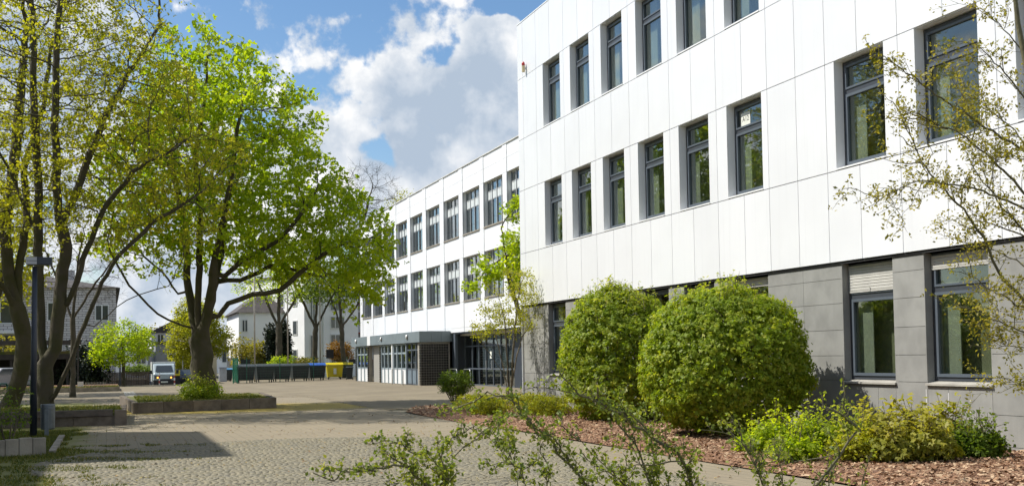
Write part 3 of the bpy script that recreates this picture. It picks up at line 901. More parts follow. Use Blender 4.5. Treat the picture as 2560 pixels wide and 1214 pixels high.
# ================================================================== SCHOOL, FAR WING
X2 = 20.0
far = thing('school_wing', (20, 68, 0), 'white school wing with rows of tall windows, farther back', 'school building')
FY = [51.65 + 4.0 * 0, 55.62, 59.55, 63.5, 67.5, 71.65, 75.78, 79.82, 83.6, 87.6, 91.4]      # left edge (far side) of each opening
FW_ = 3.25
FEND0, FEND1 = 40.0, 92.4
WHITE2 = M('white_render_panel', (.765, .78, .80), .5, .03, .5, streak=.05, piece=.03)
def fp(name, ya, yb, za, zb, x0=X2, t=.05): piece(name, (x0, ya + .006, za + .006), (x0 + t, yb - .006, zb - .006), WHITE2, far)
rowsz = ((8.97, 11.48), (5.05, 7.60))
FY = [y for y in FY if y < 92]
FY = [43.7, 47.7] + FY
prev = FEND0
piers = []
for y in sorted(FY): piers.append((prev, y - FW_)); prev = y
piers.append((prev, FEND1))
for a, b in piers:
    if b - a > .05:
        for za, zb in ((3.46, 5.05 - .08), (5.05 - .08, 7.6), (7.6, 8.97 - .08), (8.97 - .08, 11.48), (11.48, 12.25), (12.25, 13.0)):
            fp('pilaster_panel', a, b, za, zb, X2 - .03, .06)
for y in FY:
    for za, zb in ((3.46, 4.97), (7.6, 8.89), (11.48, 12.25), (12.25, 13.0)): fp('facade_panel', y - FW_, y, za, zb)
    fp('facade_panel', y - FW_, y, 3.2, 3.46)
for a, b in piers: 
    if b - a > .05: fp('facade_panel', a, b, 3.2, 3.46, X2 - .03, .06)
m = MB()
m.box((X2 + .055, FEND0, 3.3), (X2 + .5, FEND1 - .06, 4.97)); m.box((X2 + .055, FEND0, 7.6), (X2 + .5, FEND1 - .06, 8.89)); m.box((X2 + .055, FEND0, 11.48), (X2 + .5, FEND1 - .06, 12.98))
for a, b in piers:
    if b - a > .05:
        m.box((X2 + .055, a, 4.97), (X2 + .5, min(b, FEND1 - .06), 7.6)); m.box((X2 + .055, a, 8.89), (X2 + .5, min(b, FEND1 - .06), 11.48))
m.build('core_wall', WHITE_R, far)
m = MB(); m.box((X2 - .03, FEND1 - .055, 3.2), (X2 + 12, FEND1, 13.0)); m.build('end_wall', WHITE2, far)
m = MB(); m.box((X2 - .06, FEND0, 13.0), (X2 + 12, FEND1 + .03, 13.06)); m.build('roof', M('light_roof_edge', (.6, .6, .58), .6), far)
m = MB()
for z in (3.1, 4.4 + 3.8, 12.6): m.box((X2 + .52, FEND0, z - .1), (X2 + 7, FEND1 - .1, z + .1))
m.box((X2 + 2.2, FEND0, 3.3), (X2 + 2.4, FEND1 - .1, 12.6)); m.build('interior', DARKROOM, far)
MULL = M('grey_metal_mullion', (.42, .44, .45), .4, .05, 2)
BLIND = M('pale_infill_panel', (.66, .70, .70), .4, .04, 2)
SILL2 = M('brown_grey_sill', (.30, .27, .22), .7, .1)
for y in FY:
    for za, zb in rowsz:
        a, b = y - FW_ + .02, y - .02
        xw = X2 + .22
        f = MB(); bars(f, xw, xw + .08, a, b, za, zb, .06)
        n = 4; dy = (b - a) / n
        zt, zm = za + (zb - za) * .78, za + (zb - za) * .60
        for i in range(1, n): f.box((xw - .02, a + dy * i - .035, za + .06), (xw + .09, a + dy * i + .035, zb - .06))
        for i in range(n): 
            f.box((xw + .0, a + dy * i + .036, zt - .03), (xw + .07, a + dy * (i + 1) - .036, zt + .03)); f.box((xw + .0, a + dy * i + .036, zm - .03), (xw + .07, a + dy * (i + 1) - .036, zm + .03))
        w = f.build('window', MULL, far)
        fn = MB()
        for i in range(0, n): fn.box((xw - .14, a + dy * (i + .5) - .012, za + .1), (xw - .11, a + dy * (i + .5) + .012, zb - .05))
        for i in range(n):
            for zz in (za + .5, za + 1.3, zb - .4): fn.box((xw - .11, a + dy * (i + .5) - .008, zz), (xw - .0, a + dy * (i + .5) + .008, zz + .02))
        fn.build('shade_rail', FRAME_B, w)
        for i in range(n):
            p0, p1 = a + dy * i + .04, a + dy * (i + 1) - .04
            piece('pane', (xw + .03, p0, za + .06), (xw + .036, p1, zm - .03), GLASS2, w)
            piece('pane', (xw + .03, p0, zt + .03), (xw + .036, p1, zb - .06), GLASS2, w)
            piece('infill_panel', (xw + .01, p0, zm + .03), (xw + .03, p1, zt - .03), BLIND, w)
            if random.random() < .5: piece('curtain', (xw + .12, p0 - .03, za + .06), (xw + .14, p1 - random.uniform(0, .3), zm - .03), PLASTER, w)
        piece('sill', (X2 - .06, a, za - .075), (xw, b, za - .002), SILL2, w)

# ground floor of the far wing: recessed glazed entrance
NAVY = M('dark_blue_panel', (.035, .045, .06), .45, .08, 1.5)
XE = 20.75
en = MB()
en.box((XE + .2, 66.0, 0), (XE + 1.2, 92, 3.2))
en.box((XE, 53.6, 0), (XE + .25, 57.0, 3.2)); en.box((X2 + .1, 66.05, 0), (XE + .2, 66.4, 3.2)); en.box((X2 + .05, FEND0, 3.12), (XE + .6, 92, 3.19))
en.build('entrance_wall', NAVY, far)
MB().box((X2 + .05, 65.6, 0), (X2 + .22, 65.9, 3.12)).build('post', FRAME_B, far)
f = MB()
ym = [57.0, 58.2, 59.3, 60.6, 61.9, 63.2, 64.5, 66.0]
for y in ym: f.box((XE + .02, y - .045, 0), (XE + .12, y + .045, 3.1))
for y0, y1 in zip(ym[:-1], ym[1:]):
    for z in (.04, 1.0, 2.35): f.box((XE + .025, y0 + .046, z - .04), (XE + .11, y1 - .046, z + .04))
dr = f.build('glazed_entrance', FRAME_B, far)
for y0, y1 in zip(ym[:-1], ym[1:]):
    for z0, z1 in ((.09, .95), (1.05, 2.3), (2.4, 3.08)): piece('pane', (XE + .06, y0 + .05, z0), (XE + .066, y1 - .05, z1), GLASS2, dr)
for y0, y1, z0, z1 in ((58.3, 59.2, 1.45, 2.28), (57.1, 58.1, 1.4, 2.28), (63.3, 63.7, 1.1, 2.3)): piece('blind', (XE + .1, y0, z0), (XE + .11, y1, z1), BLIND, dr)
piece('paper_notice', (XE + .04, 60.9, 1.6), (XE + .045, 61.2, 2.0), PAPER, dr)
for y in (60.75, 61.75): piece('door_handle', (XE - .04, y - .02, 1.0), (XE + .02, y + .02, 1.5), MULL, dr)
# windows with white blinds to the right of the entrance
f = MB(); yl = [46.2, 47.7, 49.2, 50.7, 52.2, 53.6]
for y in yl: f.box((XE + .02, y - .05, 0), (XE + .14, y + .05, 3.1))
for y0, y1 in zip(yl[:-1], yl[1:]):
    for z in (.06, 1.0, 3.04): f.box((XE + .025, y0 + .051, z - .06), (XE + .13, y1 - .051, z + .06))
wv = f.build('ribbon_window', FRAME_B, far)
for y0, y1 in zip(yl[:-1], yl[1:]):
    piece('pane', (XE + .06, y0 + .05, 1.06), (XE + .066, y1 - .05, 2.98), GLASS2, wv); piece('blind', (XE + .16, y0 + .05, 1.9), (XE + .17, y1 - .05, 2.98), BLIND, wv); piece('infill_panel', (XE + .05, y0 + .05, .12), (XE + .08, y1 - .05, .94), WHITE_R, wv)
MB().box((XE + 3, 44, 0), (XE + 3.2, 66, 3.1)).build('lobby_wall', DARKROOM, far)

# ---- low pavilion with blue-grey canopy in front of the far wing
low = thing('entrance_pavilion', (18.9, 76, 0), 'low blue-grey pavilion with flat canopy in front of the far wing', 'pavilion')
CANO = M('blue_grey_fascia', (.185, .225, .24), .5, .08, 1.2, streak=.15, piece=.05)
XL = 18.1
for a, b in ((66.35, 70), (70, 73.6), (73.6, 77.2), (77.2, 79.9), (80.9, 83.6), (83.6, 86.6)):
    piece('fascia_panel', (XL - .12, a + .005, 2.66), (XL - .08, b - .005, 3.33), CANO, low)
piece('fascia_sign', (XL - .125, 79.9 + .005, 2.66), (XL - .08, 80.9 - .005, 3.33), WHITE_R, low)
for a, b in ((XL - .115, 18.75), (18.75, 19.4), (19.4, 19.95)): piece('fascia_panel', (a + .005, 66.30, 2.66), (b - .005, 66.345, 3.33), CANO, low)
MB().box((XL - .075, 66.35, 2.68), (20.6, 86.6, 3.31)).build('roof_slab', CANO, low)
LAMP = M('grey_lamp_housing', (.25, .26, .26), .4); LAMPG = M('white_lamp_glass', (.7, .7, .68), .3)
for y in (69.2, 76.3, 84.6):
    lm = MB().tube([(XL - .125, y, 3.05), (XL - .19, y, 3.05)], .16, 14).build('wall_lamp', LAMP, low)
    MB().tube([(XL - .19, y, 3.05), (XL - .23, y, 3.05)], [.12, .09], 14).build('lamp_glass', LAMPG, lm)
BLACKT = M('black_glazed_tile', (.018, .017, .016), .25, .1); GROUT = M('pale_grout', (.30, .28, .24), .9)
MB().box((XL + .02, 66.42, 0), (19.95, 66.9, 2.655)).build('tile_backing', GROUT, low)
tm = MB(); tw_ = .158
nx = int((19.95 - XL) / tw_); nzt = int(2.64 / tw_)
for i in range(nx):
    for k in range(nzt):
        x = XL + .02 + i * tw_; z = .02 + k * tw_
        tm.box((x + .012, 66.40, z + .012), (x + tw_ - .012, 66.419, z + tw_ - .012))
tm.build('wall_tiles', BLACKT, low, kind='stuff')
tm = MB()
for y0 in (66.42, 77.15, 81.0, 85.2):
    for k in range(nzt): tm.box((XL - .012, y0 + .0, .02 + k * tw_ + .014), (XL + .019, y0 + .36, .02 + (k + 1) * tw_ - .014))
tm.build('pier_tiles', BLACKT, low, kind='stuff')
m = MB()
for y0 in (66.9, 77.15, 81.0, 85.2): m.box((XL + .02, y0 if y0 > 67 else 66.9, 0), (XL + .3, y0 + .36, 2.655))
m.build('pier', GROUT, low)
piece('grey_wall_panel', (XL + .35, 77.5, 0), (XL + .42, 81.0, 2.655), M('grey_smooth_wall', (.33, .32, .29), .7, .05, .8), low)
m = MB(); m.box((XL + .3, 67.3, 0), (XL + .34, 77.1, .02)); 
MB().box((XL + 1.6, 67.0, 0), (XL + 1.75, 86, 2.65)).build('inside_wall', DARKROOM, low)
LFRAME = M('light_blue_grey_frame', (.30, .36, .39), .4, .05)
def strip(ys):
    f = MB()
    for y in ys: f.box((XL + .03, y - .07, 0), (XL + .17, y + .07, 2.655))
    for a, b in zip(ys[:-1], ys[1:]):
        for z in (1.02, 2.03, 2.61): f.box((XL + .07, a + .071, z - .06), (XL + .15, b - .071, z + .045))
    w = f.build('ribbon_window', LFRAME, low)
    for a, b in zip(ys[:-1], ys[1:]):
        piece('lower_panel', (XL + .08, a + .075, .03), (XL + .12, b - .075, .955), WHITE_R, w)
        piece('pane', (XL + .11, a + .075, 1.07), (XL + .116, b - .075, 1.965), GLASS2, w)
        piece('pane', (XL + .11, a + .075, 2.08), (XL + .116, b - .075, 2.545), GLASS2, w)
        if random.random() < .6: piece('curtain', (XL + .25, a + .1, 1.07), (XL + .26, b - .1 - random.uniform(0, .4), 2.5), PLASTER, w)
strip([81.45, 82.65, 83.85, 85.1]); strip([73.95, 75.1, 76.2, 77.1]); strip([70.25, 71.4, 72.6, 73.55])
MB().box((XL - .03, 73.62, 0), (XL + .1, 73.88, 2.655)).build('post', WHITE_R, low)
f = MB(); yd = [66.85, 67.75, 68.85, 70.0]
for y in yd: f.box((XL + .04, y - .06, 0), (XL + .14, y + .06, 2.655))
for a, b in zip(yd[:-1], yd[1:]):
    for z in (.05, 1.0, 2.2, 2.61): f.box((XL + .06, a + .061, z - .045), (XL + .13, b - .061, z + .045))
dd = f.build('double_door', FRAME_B, low)
for a, b in zip(yd[:-1], yd[1:]):
    piece('door_panel', (XL + .08, a + .065, .1), (XL + .11, b - .065, .95), M('blue_grey_door_panel', (.17, .22, .26), .45), dd)
    piece('pane', (XL + .09, a + .065, 1.05), (XL + .096, b - .065, 2.15), GLASS2, dd); piece('pane', (XL + .09, a + .065, 2.25), (XL + .096, b - .065, 2.56), GLASS2, dd)
for y in (67.85, 68.75): piece('door_handle', (XL - .0, y - .02, 1.05), (XL + .04, y + .02, 1.35), MULL, dd)
STEEL = M('steel_tube', (.55, .55, .53), .3, .05, metal=.8)
def rail(name, x, y0, y1, h, label):
    pts = [(x, y0, 0), (x, y0, h - .12), (x, y0 + .12 * (1 if y1 > y0 else -1), h), (x, y1 - .12 * (1 if y1 > y0 else -1), h), (x, y1, h - .12), (x, y1, 0)]
    o = MB().tube(pts, .024, 8).build(name, STEEL, None, smooth=True); return tag(o, label, 'handrail')
rail('handrail', 17.45, 68.3, 71.2, 1.0, 'steel tube handrail in front of the pavilion double door')
rail('handrail', 19.4, 60.6, 61.9, 1.0, 'steel tube handrail before the recessed glazed entrance, right one')
rail('handrail', 19.4, 63.2, 64.6, 1.0, 'steel tube handrail before the recessed glazed entrance, left one')

# ================================================================== NEIGHBOURHOOD
# school block standing left of the picture; only its shadow reaches the yard
def plain_block(name, lo, hi, label, storeys, bay, mat):
    t = thing(name, ((lo[0] + hi[0]) / 2, (lo[1] + hi[1]) / 2, 0), label, 'building')
    MB().box(lo, hi).build('wall', mat, t)
    MB().box((lo[0] - .05, lo[1] - .05, hi[2]), (hi[0] + .05, hi[1] + .05, hi[2] + .05)).build('roof', MATS['roof_felt'], t)
    h = (hi[2] - lo[2]) / storeys
    n = max(1, int((hi[1] - lo[1]) / bay))
    for k in range(storeys):
        for i in range(n):
            y = lo[1] + (hi[1] - lo[1]) * (i + .5) / n; z = lo[2] + h * k
            w = piece('window', (hi[0] + .002, y - .8, z + 1.0), (hi[0] + .05, y + .8, z + h - .6), FRAME, t)
            piece('pane', (hi[0] + .052, y - .7, z + 1.1), (hi[0] + .056, y + .7, z + h - .7), GLASS2, w)
    return t
plain_block('school_block', (-20, 25.0, 0), (-7.04, 32.75, 12.7), 'white school block left of the yard, its end facing the yard', 3, 2.6, WHITE2)
plain_block('school_block', (-26, 2.0, 0), (-10.0, 24.9, 12.7), 'longer white school block left of the yard, set farther back', 3, 2.6, WHITE2)

# ---- houses beyond the yard
BRICKW = None
def brickmat():
    m, nt, out = nodes_of('whitewashed_brick')
    p = nt.nodes.new('ShaderNodeBsdfPrincipled'); p.inputs['Roughness'].default_value = .85
    pos = nt.nodes.new('ShaderNodeNewGeometry').outputs['Position']
    sx = nt.nodes.new('ShaderNodeSeparateXYZ'); nt.links.new(pos, sx.inputs[0])
    cb = nt.nodes.new('ShaderNodeCombineXYZ')
    ad = nt.nodes.new('ShaderNodeMath'); nt.links.new(sx.outputs[0], ad.inputs[0]); nt.links.new(sx.outputs[1], ad.inputs[1])
    nt.links.new(ad.outputs[0], cb.inputs[0]); nt.links.new(sx.outputs[2], cb.inputs[1])
    b = nt.nodes.new('ShaderNodeTexBrick'); nt.links.new(cb.outputs[0], b.inputs['Vector'])
    b.inputs['Scale'].default_value = 1.0; b.inputs['Brick Width'].default_value = .6; b.inputs['Row Height'].default_value = .2
    b.inputs['Mortar Size'].default_value = .025
    b.inputs['Color1'].default_value = (.62, .59, .57, 1); b.inputs['Color2'].default_value = (.54, .51, .49, 1); b.inputs['Mortar'].default_value = (.20, .18, .17, 1)
    nt.links.new(b.outputs['Color'], p.inputs['Base Color']); nt.links.new(bump(nt, b.outputs['Fac'], -.6, .03), p.inputs['Normal'])
    nt.links.new(p.outputs[0], out.inputs[0]); return m
BRICKW = brickmat()
ROOFD = M('dark_roof_tile', (.075, .065, .06), .8, .15, 2, b=.3)
RENDW = M('white_render', (.84, .84, .83), .8, .04, .6, streak=.08)
RENDG = M('blue_grey_render', (.30, .33, .37), .8, .05, .6)
RENDC = M('cream_render', (.62, .55, .42), .8, .05, .6, streak=.06)
REDB = M('red_band', (.32, .05, .04), .6, .05)
WINF = M('white_window_frame', (.7, .7, .68), .5, .03)
DGLASS = M('dark_glazing', (.05, .06, .065), .08, .05, spec=.8)
def house(name, lo, hi, label, wallm, roof='hip', roofm=ROOFD, rh=2.2, front=(), right=(), left=(), extra=None):
    """windows: (u0,u1,z0,z1) along x for the front (y=lo) and along y for the side walls"""
    t = thing(name, ((lo[0] + hi[0]) / 2, (lo[1] + hi[1]) / 2, lo[2]), label, 'house')
    MB().box(lo, hi).build('wall', wallm, t)
    (x0, y0, _), (x1, y1, z1) = lo, hi
    m = MB(); o = .35
    if roof == 'hip':
        ym, xm, ins = (y0 + y1) / 2, (x0 + x1) / 2, min(x1 - x0, y1 - y0) / 2 * .98
        if y1 - y0 > x1 - x0: a, b = (xm, y0 + ins, z1 + rh), (xm, y1 - ins, z1 + rh)
        else: a, b = (x0 + ins, ym, z1 + rh), (x1 - ins, ym, z1 + rh)
        v = [(x0 - o, y0 - o, z1 + .002), (x1 + o, y0 - o, z1 + .002), (x1 + o, y1 + o, z1 + .002), (x0 - o, y1 + o, z1 + .002), a, b]
        f = [(0, 1, 4), (1, 2, 5, 4), (2, 3, 5), (3, 0, 4, 5), (3, 2, 1, 0)] if y1 - y0 > x1 - x0 else [(0, 1, 5, 4), (1, 2, 5), (2, 3, 4, 5), (3, 0, 4), (3, 2, 1, 0)]
        m.add(v, f)
    elif roof == 'gable_x':                # ridge along y, gable faces the camera
        xm = (x0 + x1) / 2
        m.prism([(x0 - o, z1 + .002), (x1 + o, z1 + .002), (xm, z1 + rh)], 'y', y0 - .2, y1 + .2)
    elif roof == 'shed':
        m.prism([(x0 - o, z1 + .002), (x1 + o, z1 + .002), (x1 + o, z1 + rh), (x1 + o - .3, z1 + rh)], 'y', y0 - .2, y1 + .2)
    else: m.box((x0 - .15, y0 - .15, z1 + .002), (x1 + .15, y1 + .15, z1 + .25))
    m.build('roof', roofm, t)
    for u0, u1, z0, z1_ in front:
        w = piece('window', (u0, y0 - .06, z0), (u1, y0 - .002, z1_), WINF, t)
        mid = (u0 + u1) / 2
        for a, b in ((u0 + .08, mid - .05), (mid + .05, u1 - .08)): piece('pane', (a, y0 - .07, z0 + .1), (b, y0 - .062, z1_ - .1), DGLASS, w)
    for sx, lst in ((1, right), (-1, left)):
        for u0, u1, z0, z1_ in lst:
            xx = x1 if sx > 0 else x0
            w = piece('window', (xx + .002 if sx > 0 else xx - .06, u0, z0), (xx + .06 if sx > 0 else xx - .002, u1, z1_), WINF, t)
            piece('pane', (xx + .062 if sx > 0 else xx - .07, u0 + .1, z0 + .1), (xx + .07 if sx > 0 else xx - .062, u1 - .1, z1_ - .1), DGLASS, w)
    return t
hb = house('brick_house', (-26, 100, -.5), (.75, 150, 8.0), 'long pale brick house with dark roof behind the left trees', BRICKW, 'hip', rh=3.0,
      front=[(-.9, .2, 1.9, 4.0), (-.9, .2, 5.2, 6.6), (-4.6, -3.4, 1.9, 4.0), (-4.6, -3.4, 5.2, 6.8), (-9.5, -6.4, 1.6, 4.2), (-9.5, -6.8, 5.0, 7.0), (-15, -12.5, 1.6, 4.2), (-15, -12.5, 5.0, 7.0)],
      right=[(103 + 5 * i, 104.3 + 5 * i, z, z + 1.7) for i in range(8) for z in (1.8, 5.2)])
hb.rotation_euler = (0, 0, 0)
m = MB(); m.box((-3.6, 112, 8.3), (-2.8, 113, 10.4)); m.build('chimney', BRICKW, hb)
for i in range(3): MB().box((-10.2 - 0 * i, 98.4, .9 + 3.3 * i), (-5.6, 99.99, 1.1 + 3.3 * i)).build('balcony', WINF, hb)

house('white_house', (4.6, 128, -1), (9.3, 140, 4.9), 'small white house with steep dark roof beyond the van', RENDW, 'shed', rh=2.6,
      front=[(5.2, 5.9, 1.5, 2.9), (5.2, 5.9, 3.6, 4.8)])
house('grey_house', (4.8, 122, -1), (8.0, 127.5, 3.6), 'blue-grey flat-roofed annexe in front of the white house', RENDG, 'flat')
house('cream_block', (7.6, 118, -1), (10.6, 127, 4.4), 'cream block with slit windows above the parked car', RENDC, 'flat', front=[(7.95 + .62 * i, 8.2 + .62 * i, 1.6, 3.6) for i in range(4)])
house('corner_house', (12.6, 116, -1), (17.6, 128, 6.6), 'white house with blue-grey side wall and dark hip roof', RENDW, 'hip', rh=2.2,
      front=[(12.9, 13.5, 2.0, 3.4), (12.9, 13.5, 4.6, 5.9)], left=[(118, 119.5, 2, 3.5), (122, 123.5, 2, 3.5)])
st = house('stair_tower_house', (16.3, 112, -1), (21.4, 126, 10.2), 'tall cream and white apartment house with narrow stair windows', RENDW, 'flat', left=[(113.5 + 3 * i, 114.5 + 3 * i, z, z + 1.5) for i in range(4) for z in (1.3, 4.2, 7.1)],
      front=[(16.9, 17.5, 1.6, 4.2), (16.9, 17.5, 5.4, 8.2)] + [(19.2 + d, 19.65 + d, z, z + 1.5) for z in (1.5, 3.6, 5.6, 7.8) for d in (0, .62, 1.24)])
MB().box((18.3, 111.7, -.5), (22.2, 111.98, 9.9)).build('white_bay', RENDW, st)
for z in (1.2, 3.0, 4.8, 6.6, 8.4):
    w = piece('window', (19.0, 111.62, z), (20.6, 111.69, z + 1.25), WINF, st)
    for a in (19.08, 19.6, 20.12): piece('pane', (a, 111.6, z + .08), (a + .42, 111.615, z + 1.17), DGLASS, w)
bb = house('balcony_house', (22.2, 118, -1), (29.5, 130, 10.0), 'grey apartment house with red balcony bands', M('pale_grey_render', (.42, .42, .44), .8, .05, .7), 'flat',
      front=[(23 + 2.1 * i, 24.4 + 2.1 * i, z, z + 1.6) for i in range(3) for z in (2.2, 5.2, 8.2)])
for z in (1.6, 4.5, 7.6):
    MB().box((22.3, 116.6, z - .12), (29.0, 117.99, z)).build('balcony_slab', REDB, bb)
    MB().box((22.4, 116.6, z + .002), (28.9, 116.66, z + .9)).build('balcony_front', M('light_balustrade', (.5, .52, .55), .6), bb)
wb = house('white_block', (28.0, 112, -1), (34.5, 135, 11.5), 'white rendered apartment block right of the far trees', RENDW, 'flat', left=[(113.5 + 3.2 * i, 114.1 + 3.2 * i, z, z + 2.2) for i in range(6) for z in (1.3, 5.2, 8.4)],
      front=[(28.6 + .9 * i, 28.9 + .9 * i, z, z + 2.3) for i in range(2) for z in (1.3, 5.2)] + [(31.4, 33.0, 3.6, 5.2), (31.4, 33.0, 7.6, 9.2)] + [(30.6 + .8 * i, 30.9 + .8 * i, 1.3, 3.2) for i in range(2)])
for h_ in (st, wb, bb): h_.rotation_euler = (0, 0, .3)
house('far_row_house', (-30, 170, -1), (60, 185, 3.6), 'long distant row of pale houses closing the street', RENDW, 'hip', rh=1.6, front=[(-20 + 4 * i, -18.6 + 4 * i, 1.5, 3.4) for i in range(18)])

# ---- carport with planted roof at the left
t = thing('carport', (-6.5, 86, 0), 'low dark carport with mossy flat roof behind the left trunks', 'carport')
WOODD = M('dark_stained_wood', (.045, .04, .035), .7, .15, 3)
MB().box((-16, 82, 2.0), (-2.2, 90, 2.35)).build('roof_slab', WOODD, t)
MB().box((-15.8, 82.2, 2.352), (-2.4, 89.8, 2.55)).build('roof_planting', GRASSY, t)
MB().box((-16, 80.5, 2.95), (-1.6, 81.2, 3.25)).build('upper_beam', WOODD, t)
for x in (-2.5, -6, -9.5, -13): piece('post', (x - .08, 82.1, 0), (x + .08, 82.26, 2.0), WOODD, t)
for x in (-1.8, -8.0): piece('post', (x - .06, 80.8, 0), (x + .06, 80.92, 2.95), WOODD, t)
MB().box((-16, 89.5, 0), (-2.3, 89.8, 2.0)).build('back_wall', WOODD, t)

# ---- brown board fence
t = thing('board_fence', (1.4, 93.6, -.45), 'brown vertical board fence left of the van', 'fence')
BOARD = M('weathered_brown_board', (.115, .085, .065), .85, .15, 6, piece=.3)
for i in range(31):
    x = -.75 + i * .128; piece('board', (x + .006, 93.6, -.45), (x + .122, 93.63, .88), BOARD, t)
piece('top_rail', (-.8, 93.56, .885), (3.25, 93.68, .95), BOARD, t); piece('rail', (-.8, 93.632, .2), (3.25, 93.70, .3), BOARD, t)

# ================================================================== YARD FURNITURE
# planter of the big maple
t = thing('tree_planter', (3.2, 43, 0), 'low raised bed with dark concrete edge under the big green maple', 'planter')
PX0, PX1, PY0, PY1 = .82, 5.6, 39.15, 47.6
ed = [(PX0, PY0 - .35), (PX1, PY0 + .55)]
def wallrun(a, b, n, h, th, mat, parent, name='edge_slab'):
    a, b = np.array(a, float), np.array(b, float); d = (b - a) / n; u = d / np.linalg.norm(d); nv = np.array([-u[1], u[0]])
    for i in range(n):
        p, q = a + d * i + u * .006, a + d * (i + 1) - u * .006
        pts = [p, q, q + nv * th, p + nv * th]
        MB().hexa([(*k, 0) for k in pts], [(*k, h + random.uniform(-.008, .008)) for k in pts]).build(name, mat, parent)
wallrun((.82, 38.6), (5.62, 39.95), 5, .36, .16, CONC_D, t); wallrun((5.62, 39.95), (6.1, 47.6), 6, .36, .16, CONC_D, t); wallrun((.5, 47.6), (.82, 38.6), 6, .36, .16, CONC_D, t)
m = MB(); q = [(.98, 38.82), (5.45, 40.05), (5.95, 47.6), (.66, 47.6)]
m.hexa([(*k, .0) for k in q], [(*k, .33) for k in q]); m.build('soil', GRASSY, t)
P = np.stack([rng.uniform(1.0, 5.5, 9000), rng.uniform(39.4, 47, 9000), np.full(9000, .33)], 1); P = P[(P[:, 1] > 40.2 - (5.5 - P[:, 0]) * .28)]
V, F = blades(P, .07, .012); npmesh('turf', V, F, GRASS, t, rng.uniform(0, 1, len(P)), kind='stuff')
# left planter with timber seat
t = thing('seat_planter', (-2.6, 35, 0), 'raised bed with timber seat top beside the litter bin', 'planter')
wallrun((-7.1, 32.2), (.22, 31.95), 7, .25, .2, CONC_D, t); wallrun((.2, 31.9), (.52, 31.9), 1, .40, .3, CONC_D, t, 'corner_block'); wallrun((.47, 32.25), (.6, 37.6), 4, .34, .16, CONC_D, t)
TIMB = M('weathered_timber', (.14, .115, .095), .8, .2, 5, b=.3, streak=.2, piece=.2)
for i in range(3):
    a = .16 - 2.3 * i; piece('seat_beam', (a - 2.27, 31.93, .255), (a, 32.22, .42), TIMB, t)
m = MB(); m.box((-7.2, 32.42, 0), (.44, 37.5, .32)); m.build('soil', GRASSY, t)
P = np.stack([rng.uniform(-7, .4, 12000), rng.uniform(32.5, 37.5, 12000), np.full(12000, .32)], 1)
V, F = blades(P, .08, .012); npmesh('turf', V, F, GRASS, t, rng.uniform(0, 1, len(P)), kind='stuff')
# far planter with little white board
t = thing('back_planter', (-3, 71, 0), 'long low planter across the back of the yard', 'planter')
wallrun((-8.5, 69.4), (.75, 70.6), 7, .28, .16, CONC, t)
m = MB(); m.hexa([(-8.4, 69.6, 0), (.7, 70.8, 0), (.7, 78, 0), (-8.4, 78, 0)], [(-8.4, 69.6, .25), (.7, 70.8, .25), (.7, 78, .3), (-8.4, 78, .3)]); m.build('soil', MULCH, t)
P = np.stack([rng.uniform(-8, .7, 5000), rng.uniform(70.9, 74, 5000), np.full(5000, .25)], 1)
V, F = blades(P, .1, .02); npmesh('turf', V, F, GRASS, t, rng.uniform(0, 1, len(P)), kind='stuff')
c = G(211, 968, .3)
t = thing('notice_board', (-1.45, 71.6, .25), 'small white board standing in the back planter', 'sign')
MB().box((-1.62, 71.6, .3), (-1.28, 71.64, .6)).build('board', WINF, t); MB().box((-1.47, 71.641, .2), (-1.43, 71.66, .55)).build('stake', TIMB, t)
t = thing('picket_edging', (-.7, 71.8, .25), 'tiny pale picket edging beside the white board', 'edging')
for i in range(14): piece('picket', (-1.2 + .085 * i, 71.8, .25), (-1.165 + .085 * i, 71.82, .55), SILLM, t)
# light stone strip dividing paving and tarmac
t = tag(MB().box((.88, 47.8, 0), (1.5, 69.0, .003)).build('stone_strip', SOIL), kind='structure')
for j in range(60):
    for i in range(3):
        piece('strip_stone', (.9 + .2 * i, 47.85 + .35 * j, .0), (1.08 + .2 * i, 48.17 + .35 * j, .012 + random.choice([0, .004])), M('pale_strip_stone', (.42, .39, .33), .8, .2, 2, piece=.3), t)

# lamp post
LB = M('dark_blue_lamp_paint', (.028, .034, .05), .4, .08, 3)
LG = M('sunlit_side_sensor_grey', (.45, .45, .47), .45, .05)
t = thing('lamp_post', (-1.57, 27.9, 0), 'dark blue lamp post with flat box head at the left', 'lamp')
MB().tube([(-1.57, 27.9, 0), (-1.55, 27.9, 3.9)], [.078, .056], 14).build('post', LB, t, smooth=True)
hd = MB(); hd.box((-1.72, 27.78, 3.94), (-1.18, 28.16, 4.115)); h = hd.build('lamp_head', LB, t, bevel=.008)
MB().box((-1.728, 27.765, 4.03), (-1.50, 27.779, 4.112)).build('sunlit_side', LG, h); MB().box((-1.728, 27.765, 3.945), (-1.50, 27.779, 4.018)).build('sunlit_side', LG, h)  # sunlit left side of the head, put on as pale plates
MB().box((-1.24, 27.8, 3.90), (-1.20, 27.84, 3.939)).build('sensor', LG, h)
# litter bin
t = thing('litter_bin', (-1.28, 28.1, 0), 'grey metal litter bin on a post next to the lamp', 'bin')
ZINC = M('zinc_sheet', (.16, .18, .19), .45, .15, 4, metal=.3)
MB().tube([(-1.27, 28.0, .16), (-1.27, 28.0, .19), (-1.27, 28.0, .66), (-1.27, 28.0, .70)], [.14, .155, .16, .15], 18).build('drum', ZINC, t, smooth=False)
MB().box((-1.33, 27.78, 0), (-1.24, 27.835, .62)).build('post', ZINC, t)
MB().tube([(-1.27, 28.0, .705), (-1.27, 28.0, .74)], [.165, .15], 18).build('rim', ZINC, t)

